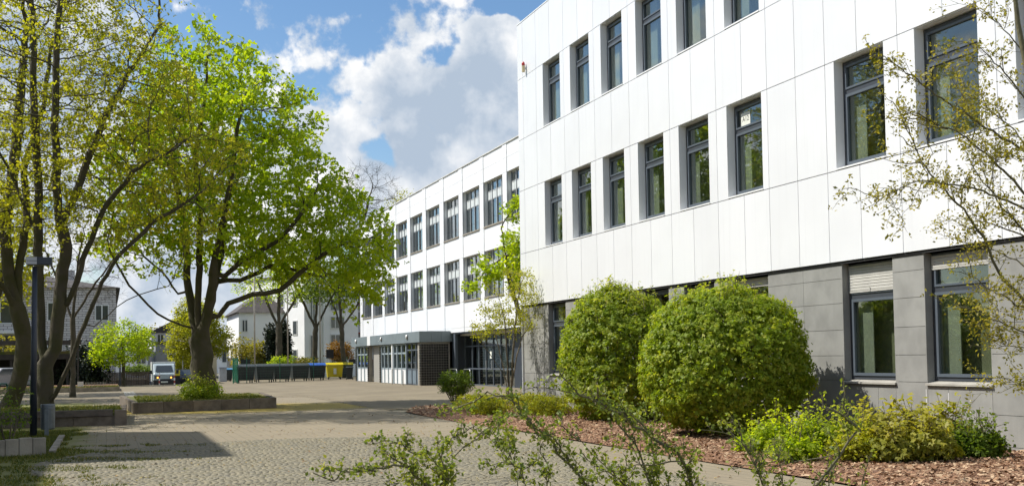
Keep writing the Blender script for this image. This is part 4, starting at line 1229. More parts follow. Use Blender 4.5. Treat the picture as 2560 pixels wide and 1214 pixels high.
# bicycle stands, green tube
GREENP = M('green_coated_steel', (.012, .10, .06), .4, .1, 3)
for k, (x, y) in enumerate(((-4.55, 50.5), (-4.2, 50.9), (-3.9, 51.4))):
    o = MB()
    o.tube([(x, y, 0), (x, y, .75), (x + .08, y + .1, .88), (x + .25, y + .5, .88), (x + .3, y + .6, .75), (x + .3, y + .6, 0)], .035, 8)
    o.tube([(x, y, .35), (x + .3, y + .6, .35)], .025, 6)
    o = o.build('bicycle_stand', GREENP, None, smooth=True)
    tag(o, ['green bicycle hoop at the left edge of the picture', 'green bicycle hoop between two others by the left trunk', 'green bicycle hoop nearest to the left trunk'][k], 'bicycle stand', 'green bicycle hoops')
t = thing('mesh_rack', (-3.4, 51.5, 0), 'green wire rack partly behind the left trunk', 'rack')
f = MB(); bars(f, 0, .03, 0, .75, .35, 1.0, .03); f.v = [(-3.75 + y, 51.5 + x, z) for x, y, z in f.v]; f.build('frame', GREENP, t)
for i in range(9): piece('wire', (-3.72 + .08 * i, 51.51, .38), (-3.705 + .08 * i, 51.52, .97), GREENP, t)
for x in (-3.73, -3.03): piece('leg', (x - .015, 51.5, 0), (x + .015, 51.53, .35), GREENP, t)

# ---- waste containers
def container(name, x, y, rz, body, lid, label, fl=None):
    t = thing(name, (x, y, 0), label, 'waste container', 'wheeled waste containers behind the mesh fence')
    w, d = .685, .53
    b = MB(); q0 = [(-w * .88, -d * .78, .2), (w * .88, -d * .78, .2), (w * .88, d * .78, .2), (-w * .88, d * .78, .2)]
    q1 = [(-w, -d, 1.13), (w, -d, 1.13), (w, d, 1.13), (-w, d, 1.13)]
    b.hexa(q0, q1); b.box((-w - .03, -d - .03, 1.131), (w + .03, d + .03, 1.19))
    ob = MB(); ob.v = [(u + x, v + y, z) for u, v, z in b.v]; ob.f = b.f
    ob.build('body', body, t, bevel=.015)
    r = MB()
    for u in (-.42, 0, .42): r.box((x + u - .03, y - d * .93, .35), (x + u + .03, y - d * .80, 1.0))
    r.build('front_rib', body, t)
    l = MB(); pr = [(-d - .04, 1.2), (d + .04, 1.2), (d + .04, 1.26), (d * .6, 1.38), (0, 1.43), (-d * .6, 1.38), (-d - .04, 1.26)]
    l.prism([(v + y, z) for v, z in pr], 'x', x - w - .035, x + w + .035)
    lo = l.build('lid', lid, t, bevel=.01)
    MB().tube([(x - .3, y - d - .06, 1.22), (x + .3, y - d - .06, 1.22)], .018, 6).build('lid_handle', lid, lo)
    for sx in (-1, 1): MB().tube([(x + sx * (w + .02), y, 1.0), (x + sx * (w + .10), y, 1.0)], .03, 8).build('lift_pin', body, t)
    for u in (-.5, .5):
        for v in (-.34, .34): MB().tube([(x + u - .025, y + v, .1), (x + u + .025, y + v, .1)], .1, 12).build('wheel', M('black_rubber', (.02, .02, .02), .8), t)
    if fl: fl(t)
    t.rotation_euler = (0, 0, rz)
    return t
DBIN = M('anthracite_plastic', (.022, .030, .033), .5, .1, 3); DLID = M('dark_grey_lid', (.045, .055, .058), .5, .1, 3)
BLU = M('blue_lid_plastic', (.03, .11, .42), .45, .05); YEL = M('yellow_plastic', (.62, .50, .01), .4, .05, 2)
binpx = [(632, 957.0), (680, 956), (725, 953.5), (772, 951), (787 + 3, 950)]
bx = [(11.3, 90.4), (13.05, 91.4), (14.72, 92.6), (16.45, 93.9), (18.1, 95.6)]
cxs = [630, 682, 725, 772, 792]
spots = []
for px, Y in ((611, 87.4), (660, 88.6), (702, 89.9), (748, 91.3), (790, 92.8)):
    p = PY(px, 940, Y); spots.append((p[0], p[1]))
labs = ['dark waste container next to the green gate', 'dark waste container, second from the green gate', 'dark waste container, third from the green gate', 'dark waste container beside the blue-lidded one', 'dark waste container with bright blue lid']
for k, (x, y) in enumerate(spots):
    container('waste_container', x, y, .12, DBIN, BLU if k == 4 else DLID, labs[k])
p = PY(836, 930, 95.5)
def yl(t):
    MB().box((p[0] - .12, p[1] - .53, .45), (p[0] + .12, p[1] - .50, .95)).build('notice_label', PAPER, t)
container('waste_container', p[0], p[1], -.1, YEL, YEL, 'bright yellow waste container next to the pavilion', yl)
p = PY(862, 930, 100.5)
container('waste_container', p[0], p[1], -.1, DBIN, YEL, 'dark container with yellow lid half hidden behind the yellow one')
def wheelie(x, y, rz, lid, label):
    t = thing('wheelie_bin', (x, y, 0), label, 'bin', 'small two-wheeled bins')
    b = MB().hexa([(x - .2, y - .2, .06), (x + .2, y - .2, .06), (x + .2, y + .22, .06), (x - .2, y + .22, .06)], [(x - .29, y - .28, .98), (x + .29, y - .28, .98), (x + .29, y + .3, .98), (x - .29, y + .3, .98)]).build('body', DBIN, t, bevel=.015)
    l = MB().prism([(y - .31, .985), (y + .36, .985), (y + .36, 1.03), (y, 1.09), (y - .31, 1.04)], 'x', x - .31, x + .31).build('lid', lid, t)
    MB().tube([(x - .26, y + .42, 1.0), (x + .26, y + .42, 1.0)], .02, 6).build('handle', DBIN, t)
    for u in (-.26, .26): MB().tube([(x + u - .03, y + .25, .11), (x + u + .03, y + .25, .11)], .11, 12).build('wheel', MATS['black_rubber'], t)
    t.rotation_euler = (0, 0, rz)
p = PY(874, 935, 92.0); wheelie(p[0], p[1], -.2, DLID, 'small black wheelie bin between yellow container and pavilion')
p = PY(571, 945, 97.0); wheelie(p[0], p[1], .3, M('light_blue_bag', (.12, .42, .75), .4), 'small grey bin topped by a light blue bag near the gate')
p = PY(557, 945, 95.0)
t = thing('utility_cabinet', (p[0], p[1], 0), 'pale grey utility cabinet right of the big trunk', 'cabinet')
MB().box((p[0] - .3, p[1] - .2, 0), (p[0] + .3, p[1] + .25, 1.15)).build('body', M('pale_grey_paint', (.42, .44, .47), .5), t, bevel=.01)
MB().box((p[0] - .33, p[1] - .24, 1.152), (p[0] + .33, p[1] + .28, 1.2)).build('lid', M('pale_grey_lid', (.3, .34, .42), .5), t)
piece('door', (p[0] - .27, p[1] - .215, .1), (p[0] + .27, p[1] - .201, 1.08), MATS['pale_grey_paint'], t)

# ---- green mesh fence
t = thing('mesh_fence', (14, 90, 0), 'dark green wire mesh fence in front of the waste containers', 'fence')
fpts = [PY(595, 957, 86.0), PY(617, 957, 86.4), PY(700, 953, 88.0), PY(784, 948, 90.8), PY(868, 944, 96.5)]
fpts = [np.array([q[0], q[1], 0]) for q in fpts]
for q in fpts: MB().tube([q, q + np.array([0, 0, 1.95])], .032, 6).build('post', GREENP, t)
wm = MB()
for a, b in zip(fpts[:-1], fpts[1:]):
    L = np.linalg.norm(b - a); n = int(L / .25)
    for z in np.arange(.1, 1.9, .2): wm.tube([a + (0, 0, z), b + (0, 0, z)], .004, 3, cap=False)
    for i in range(n + 1):
        q = a + (b - a) * i / n; wm.tube([q + (0, 0, .1), q + (0, 0, 1.9)], .0035, 3, cap=False)
wm.build('wire_mesh', GREENP, t, kind='stuff')
t = thing('folding_gate', (9.15, 86.5, 0), 'bright green folded wire gate at the end of the fence', 'gate')
GREENL = M('bright_green_steel', (.015, .20, .11), .4, .08)
a, b = np.array([8.95, 86.3, 0]), np.array([9.35, 86.9, 0])
for q in (a, b): MB().tube([q, q + np.array([0, 0, 1.95])], .04, 8).build('post', GREENL, t)
for k in range(11):
    q = a + (b - a) * (k + .5) / 11
    MB().tube([q + (0, 0, .1), q + (0, 0, 1.88)], .013, 5).build('bar', GREENL, t)
for z in (.1, 1.0, 1.88): MB().tube([a + (0, 0, z), b + (0, 0, z)], .02, 5).build('rail', GREENL, t)

# ---- flag poles, signs, street lamps
POLE = M('grey_beige_pole', (.40, .36, .30), .5, .1)
for k, (px, Y, top) in enumerate(((637, 91.2, 640), (720, 99.0, 600), (801, 101.5, 620))):
    q = PY(px, 940, Y); z1 = PY(px, top, Y)[2]
    t = thing('flag_pole', (q[0], q[1], 0), ['thin pale flag pole by the dark containers, leftmost', 'thin pale flag pole beside the ivy trunk, middle one', 'thin pale flag pole beside the white block, rightmost'][k], 'pole', 'flag poles behind the fence')
    MB().tube([(q[0], q[1], 0), (q[0], q[1], z1)], [.07, .045], 8).build('shaft', POLE, t, smooth=True)
    MB().tube([(q[0], q[1], z1), (q[0], q[1], z1 + .12)], [.07, .03], 8).build('knob', POLE, t)
BLK = M('black_back_plate', (.015, .015, .017), .6)
for k, (px, Y, y0, y1, w) in enumerate(((825, 104, 873, 895, .35), (614, 106, 897, 911, .42), (881, 101, 897, 908, .3))):
    q = PY(px, 940, Y); za, zb = PY(px, y1, Y)[2], PY(px, y0, Y)[2]
    t = thing('road_sign', (q[0], q[1], 0), ['black traffic light seen from behind near the orange bush', 'dark square road sign seen from behind right of the big trunk', 'small black sign back beside the pavilion corner'][k], 'sign')
    MB().tube([(q[0], q[1], 0), (q[0], q[1], zb)], .035, 8).build('pole', MULL, t)
    MB().box((q[0] - w, q[1] - .06, za), (q[0] + w, q[1] - .036, zb)).build('plate', BLK, t)
t = thing('street_lamp', (.97, 90, 0), 'slim dark street lamp with round sign in front of the green tree', 'lamp')
MB().tube([(.97, 90, 0), (.97, 90, 3.35)], [.07, .045], 8).build('post', LB, t)
MB().tube([(.97, 90, 3.35), (.97, 90, 3.45), (.97, 90, 3.6), (.97, 90, 3.66)], [.05, .16, .24, .2], 12).build('lamp_head', LB, t)
MB().tube([(.97, 89.9, 2.12), (.97, 89.93, 2.12)], .26, 18).build('round_sign', M('dark_grey_sign', (.06, .065, .07), .6), t)
for k, (px, Y, top) in enumerate(((433, 108, 885), (457, 112, 890))):
    q = PY(px, 940, Y); z1 = PY(px, top, Y)[2]
    t = thing('street_lamp', (q[0], q[1], -.4), ['pale street lamp right behind the van', 'pale street lamp behind the parked car'][k], 'lamp')
    MB().tube([(q[0], q[1], -.4), (q[0], q[1], z1)], [.06, .045], 8).build('post', MULL, t)
    MB().box((q[0] - .32, q[1] - .1, z1), (q[0] + .25, q[1] + .1, z1 + .1)).build('lamp_head', WINF, t)

# ---- delivery van, front view
def van():
    cxv, yv, zv = PY(411, 940, 91.5)[0], 91.5, -.30
    t = thing('delivery_van', (cxv, yv, zv), 'light blue-grey delivery van with box body and lights on', 'van')
    PA = M('pale_blue_van_paint', (.40, .47, .50), .3, .05, 2); BOXM = M('van_box_panel', (.52, .53, .51), .5, .05); BP = M('black_bumper', (.02, .02, .022), .5)
    def T(prof, a, b, nm, mt, par=t, bev=.03):      # profile in (y,z), extruded over x
        m = MB().prism([(yv + u, zv + w) for u, w in prof], 'x', cxv + a, cxv + b); return m.build(nm, mt, par, bevel=bev)
    T([(1.35, .45), (4.4, .45), (4.4, 2.02), (1.35, 2.02)], -.88, .88, 'box_body', BOXM)
    body = T([(0, .42), (1.34, .42), (1.34, 1.86), (.95, 1.86), (.72, 1.78), (.16, 1.18), (.0, 1.05)], -.80, .80, 'cab', PA, bev=.06)
    ws = MB().add([(cxv - .66, yv + .19, zv + 1.205), (cxv + .66, yv + .19, zv + 1.205), (cxv + .57, yv + .66, zv + 1.70), (cxv - .57, yv + .66, zv + 1.70)], [(0, 1, 2, 3)])
    ws.v = [(a, b - .03, c + .03) for a, b, c in ws.v]; ws.build('windscreen', DGLASS, t)
    T([(-.06, .18), (.1, .18), (.1, .62), (-.06, .60)], -.82, .82, 'bumper', BP)
    MB().box((cxv - .26, yv - .075, zv + .40), (cxv + .26, yv - .062, zv + .51)).build('number_plate', PAPER, t)
    lm, nt, out = nodes_of('lit_indicator'); em = nt.nodes.new('ShaderNodeEmission'); em.inputs['Color'].default_value = (1, .38, .05, 1); em.inputs['Strength'].default_value = 3.0; nt.links.new(em.outputs[0], out.inputs[0])
    HL = M('headlamp_glass', (.10, .10, .10), .15)
    for s in (-1, 1):
        h = MB().prism([(cxv + s * .36, zv + .86), (cxv + s * .70, zv + .95), (cxv + s * .72, zv + .74), (cxv + s * .46, zv + .70)], 'y', yv - .02, yv + .06).build('headlight', HL, t)
        MB().tube([(cxv + s * .50, yv - .03, zv + .79), (cxv + s * .50, yv - .02, zv + .79)], .065, 10).build('bulb', lm, h)
        MB().box((cxv + s * 1.0 - .1, yv + .45, zv + 1.08), (cxv + s * 1.0 + .1, yv + .52, zv + 1.36)).build('mirror', BP, t)
        MB().tube([(cxv + s * .81, yv + .48, zv + 1.15), (cxv + s * .92, yv + .48, zv + 1.15)], .02, 6).build('mirror_arm', BP, t)
        for yy in (.75, 3.5):
            w = MB().tube([(cxv + s * .60, yv + yy, zv + .31), (cxv + s * .82, yv + yy, zv + .31)], .31, 16).build('wheel', MATS['black_rubber'], t)
            MB().tube([(cxv + s * .822, yv + yy, zv + .31), (cxv + s * .83, yv + yy, zv + .31)], .19, 12).build('rim', MULL, w)
    T([(-.012, .60), (.05, .60), (.05, .68), (-.012, .68)], -.5, .5, 'grille', BP, bev=.005)
van()
def car(x, y, z, rz, paint, label):
    t = thing('parked_car', (x, y, z), label, 'car')
    prof = [(-2.1, .35), (2.1, .35), (2.15, .75), (1.9, .95), (1.05, 1.0), (.45, 1.45), (-1.1, 1.48), (-1.85, 1.05), (-2.15, .95)]
    MB().prism([(x + u, z + w) for u, w in prof], 'y', y - .82, y + .82).build('body', paint, t, bevel=.06)
    gl = [(.95, 1.03), (.42, 1.40), (-1.05, 1.42), (-1.7, 1.05)]
    for s in (-1, 1): MB().prism([(x + u, z + w) for u, w in gl], 'y', y + s * .822, y + s * .826).build('side_window', DGLASS, t)
    MB().add([(x + 1.10, y - .7, z + 1.02), (x + 1.10, y + .7, z + 1.02), (x + .52, y + .62, z + 1.45), (x + .52, y - .62, z + 1.45)], [(0, 1, 2, 3)]).build('windscreen', DGLASS, t)
    for u in (-1.35, 1.35):
        for s in (-1, 1):
            w = MB().tube([(x + u, y + s * .62, z + .32), (x + u, y + s * .84, z + .32)], .32, 14).build('wheel', MATS['black_rubber'], t)
            MB().tube([(x + u, y + s * .842, z + .32), (x + u, y + s * .85, z + .32)], .2, 10).build('rim', MULL, w)
    for s in (-.6, .6): MB().box((x + 2.1, y + s - .15, z + .68), (x + 2.16, y + s + .15, z + .80)).build('headlight', LAMPG, t)
    t.rotation_euler = (0, 0, rz)
q = PY(468, 945, 101); car(q[0], q[1], -.43, -1.75, M('dark_grey_car_paint', (.05, .052, .055), .3, .05, metal=.4), 'dark parked car behind the van, seen from the front')
q = PY(18, 930, 78); car(q[0] - .6, q[1], 0, -2.2, M('pale_car_paint', (.30, .31, .32), .35, .05), 'pale grey car under the carport at the left edge')
for k, px in enumerate((398.5, 436.5)):
    q = PY(px, 955, 88.5)
    t = thing('bollard', (q[0], q[1], 0), ['red and white bollard in front of the van, left one', 'red and white bollard in front of the van, right one'][k], 'bollard', 'striped bollards by the van')
    for i in range(5): MB().tube([(q[0], q[1], -.1 + .2 * i), (q[0], q[1], -.1 + .2 * i + .199)], .045, 8).build('stripe', REDB if i % 2 else WINF, t)
q = PY(443, 940, 97)
t = thing('mail_box', (q[0], q[1], -.4), 'yellow box on a dark stand right of the van', 'box')
MB().box((q[0] - .22, q[1] - .2, .55), (q[0] + .22, q[1] + .2, 1.0)).build('box', YEL, t, bevel=.02); MB().box((q[0] - .2, q[1] - .15, -.4), (q[0] + .2, q[1] + .15, .548)).build('stand', BLK, t)

# ================================================================== TREES AND SHRUBS
BARK = M('grey_brown_bark', (.085, .07, .048), .9, .2, 3, col2=(.05, .046, .026), b=.9, bscale=18)
BARKM = M('mossy_maple_bark', (.075, .062, .04), .9, .2, 2.2, col2=(.055, .052, .016), b=.9, bscale=16)
BARKY = M('young_brown_bark', (.16, .13, .085), .85, .2, 5, col2=(.10, .09, .05), b=.5)
TWIGG = M('olive_twig_bark', (.13, .12, .06), .8, .2, 8, col2=(.085, .075, .04), b=.4)
LF_MAPLE = leafmat('maple_leaf', (.19, .30, .012), (.33, .43, .018), (.46, .50, .032), .62)
LF_FLOWER = leafmat('maple_blossom', (.25, .29, .02), (.37, .375, .025), (.48, .445, .04), .58)
LF_DARK = leafmat('deep_green_leaf', (.07, .125, .012), (.13, .20, .016), (.21, .27, .03), .48)
LF_SHRUB = leafmat('hedge_maple_leaf', (.15, .235, .014), (.27, .35, .024), (.47, .46, .07), .5)
LF_LIGHT = leafmat('light_hornbeam_leaf', (.24, .28, .02), (.35, .36, .03), (.44, .42, .05), .55)
LF_OLIVE = leafmat('bronze_young_leaf', (.17, .18, .022), (.29, .26, .035), (.40, .34, .06), .48)
LF_SEED = leafmat('olive_seedling_leaf', (.17, .20, .02), (.30, .30, .035), (.44, .40, .07), .5)
LF_EVER = leafmat('evergreen_needle', (.010, .018, .010), (.02, .032, .016), (.035, .05, .02), .1)
LF_ORANGE = leafmat('orange_young_leaf', (.20, .09, .02), (.30, .16, .03), (.16, .18, .03), .4)
LF_HAW = leafmat('hawthorn_leaf', (.09, .145, .018), (.19, .24, .03), (.34, .34, .07), .48, .5)
LF_YEL = leafmat('yellow_flower', (.55, .45, .01), (.7, .6, .02), None, .3)

def pl(pts, Y, dy=0.0):
    """limb given by photo points at distance Y, leaning dy metres along its length"""
    n = len(pts); return [PY(x, y, Y + dy * (i + 1) / n) for i, (x, y) in enumerate(pts)]
def el(x, y, Y, rx, ry, rz, w): return (PY(x, y, Y), (rx, ry, rz), w)

# big green maple
Yt = 43.3
tree('maple_tree', (3.45, Yt, .30), [
    ('t', None, pl([(510, 940), (503, 890), (500, 850)], Yt)),
    ('a', 't', pl([(480, 790), (468, 700), (470, 600), (440, 450), (425, 300), (450, 150)], Yt, 1.5)),
    ('b', 't', pl([(494, 780), (497, 700), (500, 560), (488, 400), (512, 250), (520, 110)], Yt, -1.0)),
    ('c', 't', pl([(517, 790), (527, 740), (538, 650), (565, 520), (590, 380), (610, 220)], Yt, -2.0)),
    ('d', 't', pl([(522, 770), (550, 640), (570, 500), (640, 330)], Yt, 2.5)),
    ('l', 'a', pl([(455, 812), (420, 796), (370, 767), (322, 715), (288, 650), (268, 600)], Yt, -1.2)),
    ('l2', 'a', pl([(445, 735), (405, 680), (360, 640), (320, 590)], Yt, 2.0)),
    ('r', 'c', pl([(545, 792), (570, 757), (630, 737), (700, 725), (742, 690), (800, 640), (880, 600)], Yt, -1.5)),
    ('r2', 'c', pl([(560, 690), (620, 640), (700, 600), (780, 500)], Yt, -2.2)),
    ('r3', 'd', pl([(600, 700), (690, 660), (800, 690), (900, 680)], Yt, 1.8)),
    ], [el(500, 195, Yt, 2.4, 2.6, 2.0, 1.2), el(600, 215, Yt, 1.5, 2.0, 1.4, .7), el(560, 340, Yt, 3.9, 3.8, 2.7, 3.0), el(650, 460, Yt, 2.9, 3.2, 2.0, 1.7), el(420, 430, Yt, 3.1, 3.3, 2.9, 1.9),
        el(880, 615, Yt - 1, 1.6, 2.3, 1.9, 1.8), el(805, 520, Yt - 1, 1.7, 2.4, 1.4, 1.2), el(925, 700, Yt, .75, 1.3, 1.1, .55), el(600, 610, Yt, 3.2, 3.6, 1.3, 1.3), el(740, 640, Yt, 2.0, 3.0, 1.2, 1.1),
        el(330, 600, Yt, 1.6, 2.0, 1.2, .6), el(870, 770, Yt, .55, .8, .5, .22)],
    .41, 'big multi-stemmed maple with bright green spring leaves in the raised bed', BARKM, LF_MAPLE, n_attr=3000, step=.36, leaves_per=5.8, leaf_size=.15,
    cluster=.17, twigs=2, twig_len=.5, lobed=True, up=.2, droop=.5, seed=3, leaf_frac=.85, flare=1.5)
# left multi-stem maple in blossom
Yl = 36.3
tree('maple_tree', (-1.75, Yl, .30), [
    ('t', None, pl([(112, 960), (112, 915)], Yl)),
    ('a', 't', pl([(103, 820), (98, 650), (96, 480), (85, 250), (80, 50), (60, -150)], Yl, .8)),
    ('b', 't', pl([(138, 870), (150, 750), (166, 620), (142, 500), (136, 300), (142, 100), (160, -120)], Yl, -.6)),
    ('c', 'b', pl([(165, 760), (195, 700), (218, 620), (262, 520), (330, 430), (420, 380)], Yl, -1.5)),
    ('d', None, pl([(140, 985), (168, 920), (212, 810), (255, 705), (295, 640), (380, 560), (490, 490)], Yl, -2.0)),
    ('e', 'd', pl([(235, 815), (290, 770), (345, 735), (420, 715)], Yl, -.8)),
    ('f', 'b', pl([(155, 560), (210, 430), (260, 300), (330, 170), (400, 60)], Yl, 1.5)),
    ('g', 'a', pl([(80, 560), (40, 460), (-20, 350)], Yl, 1.0)),
    ], [el(140, 130, Yl, 3.6, 3.3, 3.4, 2.2), el(320, 260, Yl, 2.3, 2.8, 2.2, 1.6), el(420, 420, Yl - 1, 1.8, 2.0, 1.4, 1.0), el(40, 420, Yl, 2.0, 2.4, 2.2, 1.0), el(240, 430, Yl, 2.4, 2.6, 1.5, 1.0),
        el(230, -160, Yl, 3.6, 3.3, 2.4, 1.2), el(250, 560, Yl - .5, 1.8, 2.2, 1.0, .5), el(500, 400, Yl - 1, 1.5, 2.0, 1.3, .9), el(470, 540, Yl - 1, 1.5, 1.8, .8, .6)],
    0.255, 'tall multi-stemmed maple with sparse yellow blossom behind the lamp post', BARKM, LF_FLOWER, n_attr=4800, step=.28, leaves_per=5.2, leaf_size=.10,
    cluster=.08, twigs=2, twig_len=.5, up=.2, droop=.3, seed=5, leaf_frac=.72, rmin=.006, flare=1.3)
# leftmost maple
Y2 = 42.0
tree('maple_tree', (G(52, 1000, .2)[0] + .1, Y2, 0), [
    ('t', None, pl([(55, 930), (62, 850), (45, 770)], Y2)),
    ('a', 't', pl([(22, 690), (12, 560), (35, 420), (50, 250), (65, 60)], Y2, 1.0)),
    ('b', 't', pl([(10, 720), (-60, 660), (-140, 560), (-200, 430)], Y2, -1.5)),
    ('c', 't', pl([(50, 640), (70, 560), (60, 420), (110, 260), (130, 100)], Y2, 1.6)),
    ], [el(40, 200, Y2, 3.6, 3.3, 3.6, 2.0), el(-150, 330, Y2, 3.3, 3.0, 3.2, 1.4), el(60, 480, Y2, 2.6, 2.8, 1.6, 1.0), el(0, -80, Y2, 3.5, 3.0, 2.2, 1.0)],
    0.28, 'mossy maple trunk at the left edge with yellow blossom above', BARKM, LF_FLOWER, n_attr=2600, step=.32, leaves_per=4.2, leaf_size=.10,
    cluster=.09, twigs=2, twig_len=.55, up=.2, droop=.3, seed=9, leaf_frac=.7, rmin=.008, flare=1.3)
# trees out of the picture on the left; the school windows mirror them
for k, (x, y, hh) in enumerate(((-9.5, 36, 13), (-11, 46, 15), (-9, 57, 14), (-17, 64, 16), (-6.5, 66, 12))):
    b = np.array([x, y, 0.])
    tree('maple_tree', b, [('t', None, [b + (0, 0, 2.2)]), ('a', 't', [b + (-1.2, .5, hh * .5), b + (-1.6, .8, hh * .8)]), ('b', 't', [b + (1.3, -.6, hh * .5), b + (1.5, -.9, hh * .8)])],
         [(b + (0, 0, hh * .66), (3.6, 3.8, hh * .31), 1)], .34, ['leafy maple left of the yard, nearest to the lamp', 'leafy maple left of the yard behind the bicycle hoops', 'leafy maple left of the yard, third along', 'tall maple far left beside the carport', 'smaller maple between bicycle hoops and carport'][k], BARK, LF_DARK if k % 2 else LF_FLOWER, n_attr=420, step=.6, leaves_per=9,
         leaf_size=.24, cluster=.4, twigs=2, twig_len=.8, seed=20 + k, group='maples left of the yard')
# small bare tree behind the left maple
Yb = 60.0
tree('bare_tree', PY(182, 965, Yb) * (1, 1, 0), [('t', None, pl([(184, 860), (182, 800)], Yb)), ('a', 't', pl([(150, 720), (120, 640)], Yb, 1)), ('b', 't', pl([(190, 700), (205, 600)], Yb)), ('c', 't', pl([(230, 720), (290, 640)], Yb, -1))],
    [el(200, 680, Yb, 2.6, 2.4, 1.9, 1.5), el(150, 600, Yb, 2.2, 2.2, 1.6, 1.0), el(270, 650, Yb, 1.6, 1.8, 1.4, .6)], .13,
    'small bare tree with slanting twigs between the left trunks and the brick house', BARK, LF_FLOWER, n_attr=520, step=.35, leaves_per=0, twigs=3, twig_len=.7, seed=31)
# young tree with stake look in the back planter
# green tree by the board fence
Yg = 86.0
tree('young_lime_tree', PY(310, 948, Yg) * (1, 1, 0), [('t', None, pl([(308, 900), (306, 850)], Yg)), ('a', 't', pl([(270, 830)], Yg)), ('b', 't', pl([(340, 820)], Yg))],
    [el(305, 860, Yg, 2.1, 2.0, 1.7, 1.2), el(350, 860, Yg, 1.1, 1.6, 1.3, .7), el(255, 880, Yg, .9, 1.2, 1.0, .5)], .12,
    'fresh green tree in front of the pale brick house', BARK, LF_MAPLE, n_attr=520, step=.28, leaves_per=6, leaf_size=.17, cluster=.2, twigs=2, twig_len=.4, seed=33, up=.5)
# column-shaped light green tree behind the big trunk
Yp = 108.0
tree('hornbeam_tree', PY(492, 935, Yp) * (1, 1, 0), [('t', None, pl([(490, 905)], Yp)), ('a', 't', pl([(455, 840), (440, 780)], Yp)), ('b', 't', pl([(495, 830), (490, 760)], Yp)), ('c', 't', pl([(530, 840), (545, 790)], Yp))],
    [el(490, 830, Yp, 2.4, 2.3, 2.6, 1.2), el(450, 860, Yp, 1.2, 1.4, 1.7, .5), el(540, 850, Yp, 1.3, 1.4, 1.5, .5), el(480, 770, Yp, 1.1, 1.2, 1.3, .3)], .2,
    'light yellow-green fan-shaped tree behind the big maple trunk', BARK, LF_LIGHT, n_attr=700, step=.32, leaves_per=9, leaf_size=.19, cluster=.22, twigs=2, twig_len=.5, seed=35, tropism=.2)
# trees behind the containers
def backtree(px, Y, top, lean, label, seed, dens, rootr, rx, leaf=LF_MAPLE, nat=600):
    b = PY(px, 940, Y) * (1, 1, 0)
    return tree('street_tree', b, [('t', None, pl([(px + lean * .3, 880), (px + lean * .6, 820)], Y)), ('a', 't', pl([(px - 40, 730), (px - 75, 660)], Y, 1)), ('b', 't', pl([(px + lean, 720), (px + lean, 620)], Y)), ('c', 't', pl([(px + 45, 740), (px + 90, 680)], Y, -1))],
        [el(px, top + 130, Y, rx, rx, 3.0, 1), el(px - 40, 720, Y, rx * .8, rx * .8, 1.6, .5), el(px + 40, 720, Y, rx * .8, rx * .8, 1.6, .5)], rootr, label, BARK, leaf,
        n_attr=nat, step=.42, leaves_per=dens, leaf_size=.2, cluster=.25, twigs=2, twig_len=.6, seed=seed, leaf_frac=.8)
backtree(697, 103, 560, 0, 'street tree with ivy-wrapped trunk behind the dark containers', 41, 3, .30, 3.6)
backtree(785, 104, 560, 8, 'sparse spreading street tree behind the blue-lidded container', 43, 1.5, .24, 3.6)
backtree(862, 102, 520, -14, 'leaning street tree behind the yellow container', 45, 7, .22, 3.2, LF_DARK)
# bare tree over the far roof and a yellowish one beside it
Yr = 118.0
b = PY(905, 900, Yr) * (1, 1, 0)
tree('bare_tree', b, [('t', None, pl([(908, 640), (906, 560)], Yr)), ('a', 't', pl([(885, 500)], Yr)), ('b', 't', pl([(925, 490)], Yr))], [el(915, 500, Yr, 3.9, 3.4, 4.2, 1), el(890, 560, Yr, 3.6, 3.4, 3, .5)], .35,
    'bare twiggy tree crown rising behind the far wing', BARK, LF_FLOWER, n_attr=900, step=.45, leaves_per=0, twigs=3, twig_len=1.0, seed=47, rmin=.012)
b = PY(1010, 900, 122) * (1, 1, 0)
tree('budding_tree', b, [('t', None, pl([(1012, 640), (1010, 560)], 122))], [el(1012, 545, 122, 2.2, 2.4, 2.6, 1)], .25, 'yellowish tree top showing over the far roof edge', BARK, LF_LIGHT, n_attr=300, step=.5, leaves_per=4, leaf_size=.2, cluster=.25, twigs=3, twig_len=1.0, seed=49)
# bright green tree in the gap between the two wings
b = np.array([17.9, 47.5, 0])
tree('maple_tree', b, [('t', None, [b + (0, 0, 2.4)]), ('a', 't', [b + (-.6, .4, 5), b + (-.9, .6, 7.5)]), ('b', 't', [b + (.8, -.3, 5), b + (1.0, -.4, 8)]), ('c', 'a', pl([(1270, 640), (1225, 665), (1180, 720)], 47.5))],
    [el(1300, 640, 47.5, 1.1, 1.6, 1.5, 1.0), el(1225, 670, 47.3, .65, .9, .7, .5), el(1290, 530, 47.5, .5, .9, .7, .5), (b + (1.6, 0, 6.3), (1.6, 1.6, 2.2), 1.2), el(1190, 715, 47.3, .4, .6, .3, .2)], .2,
    'bright green maple branches showing between the two school wings', BARKM, LF_MAPLE, n_attr=800, step=.28, leaves_per=7, leaf_size=.13, cluster=.16, twigs=2, twig_len=.35, lobed=True, seed=51)

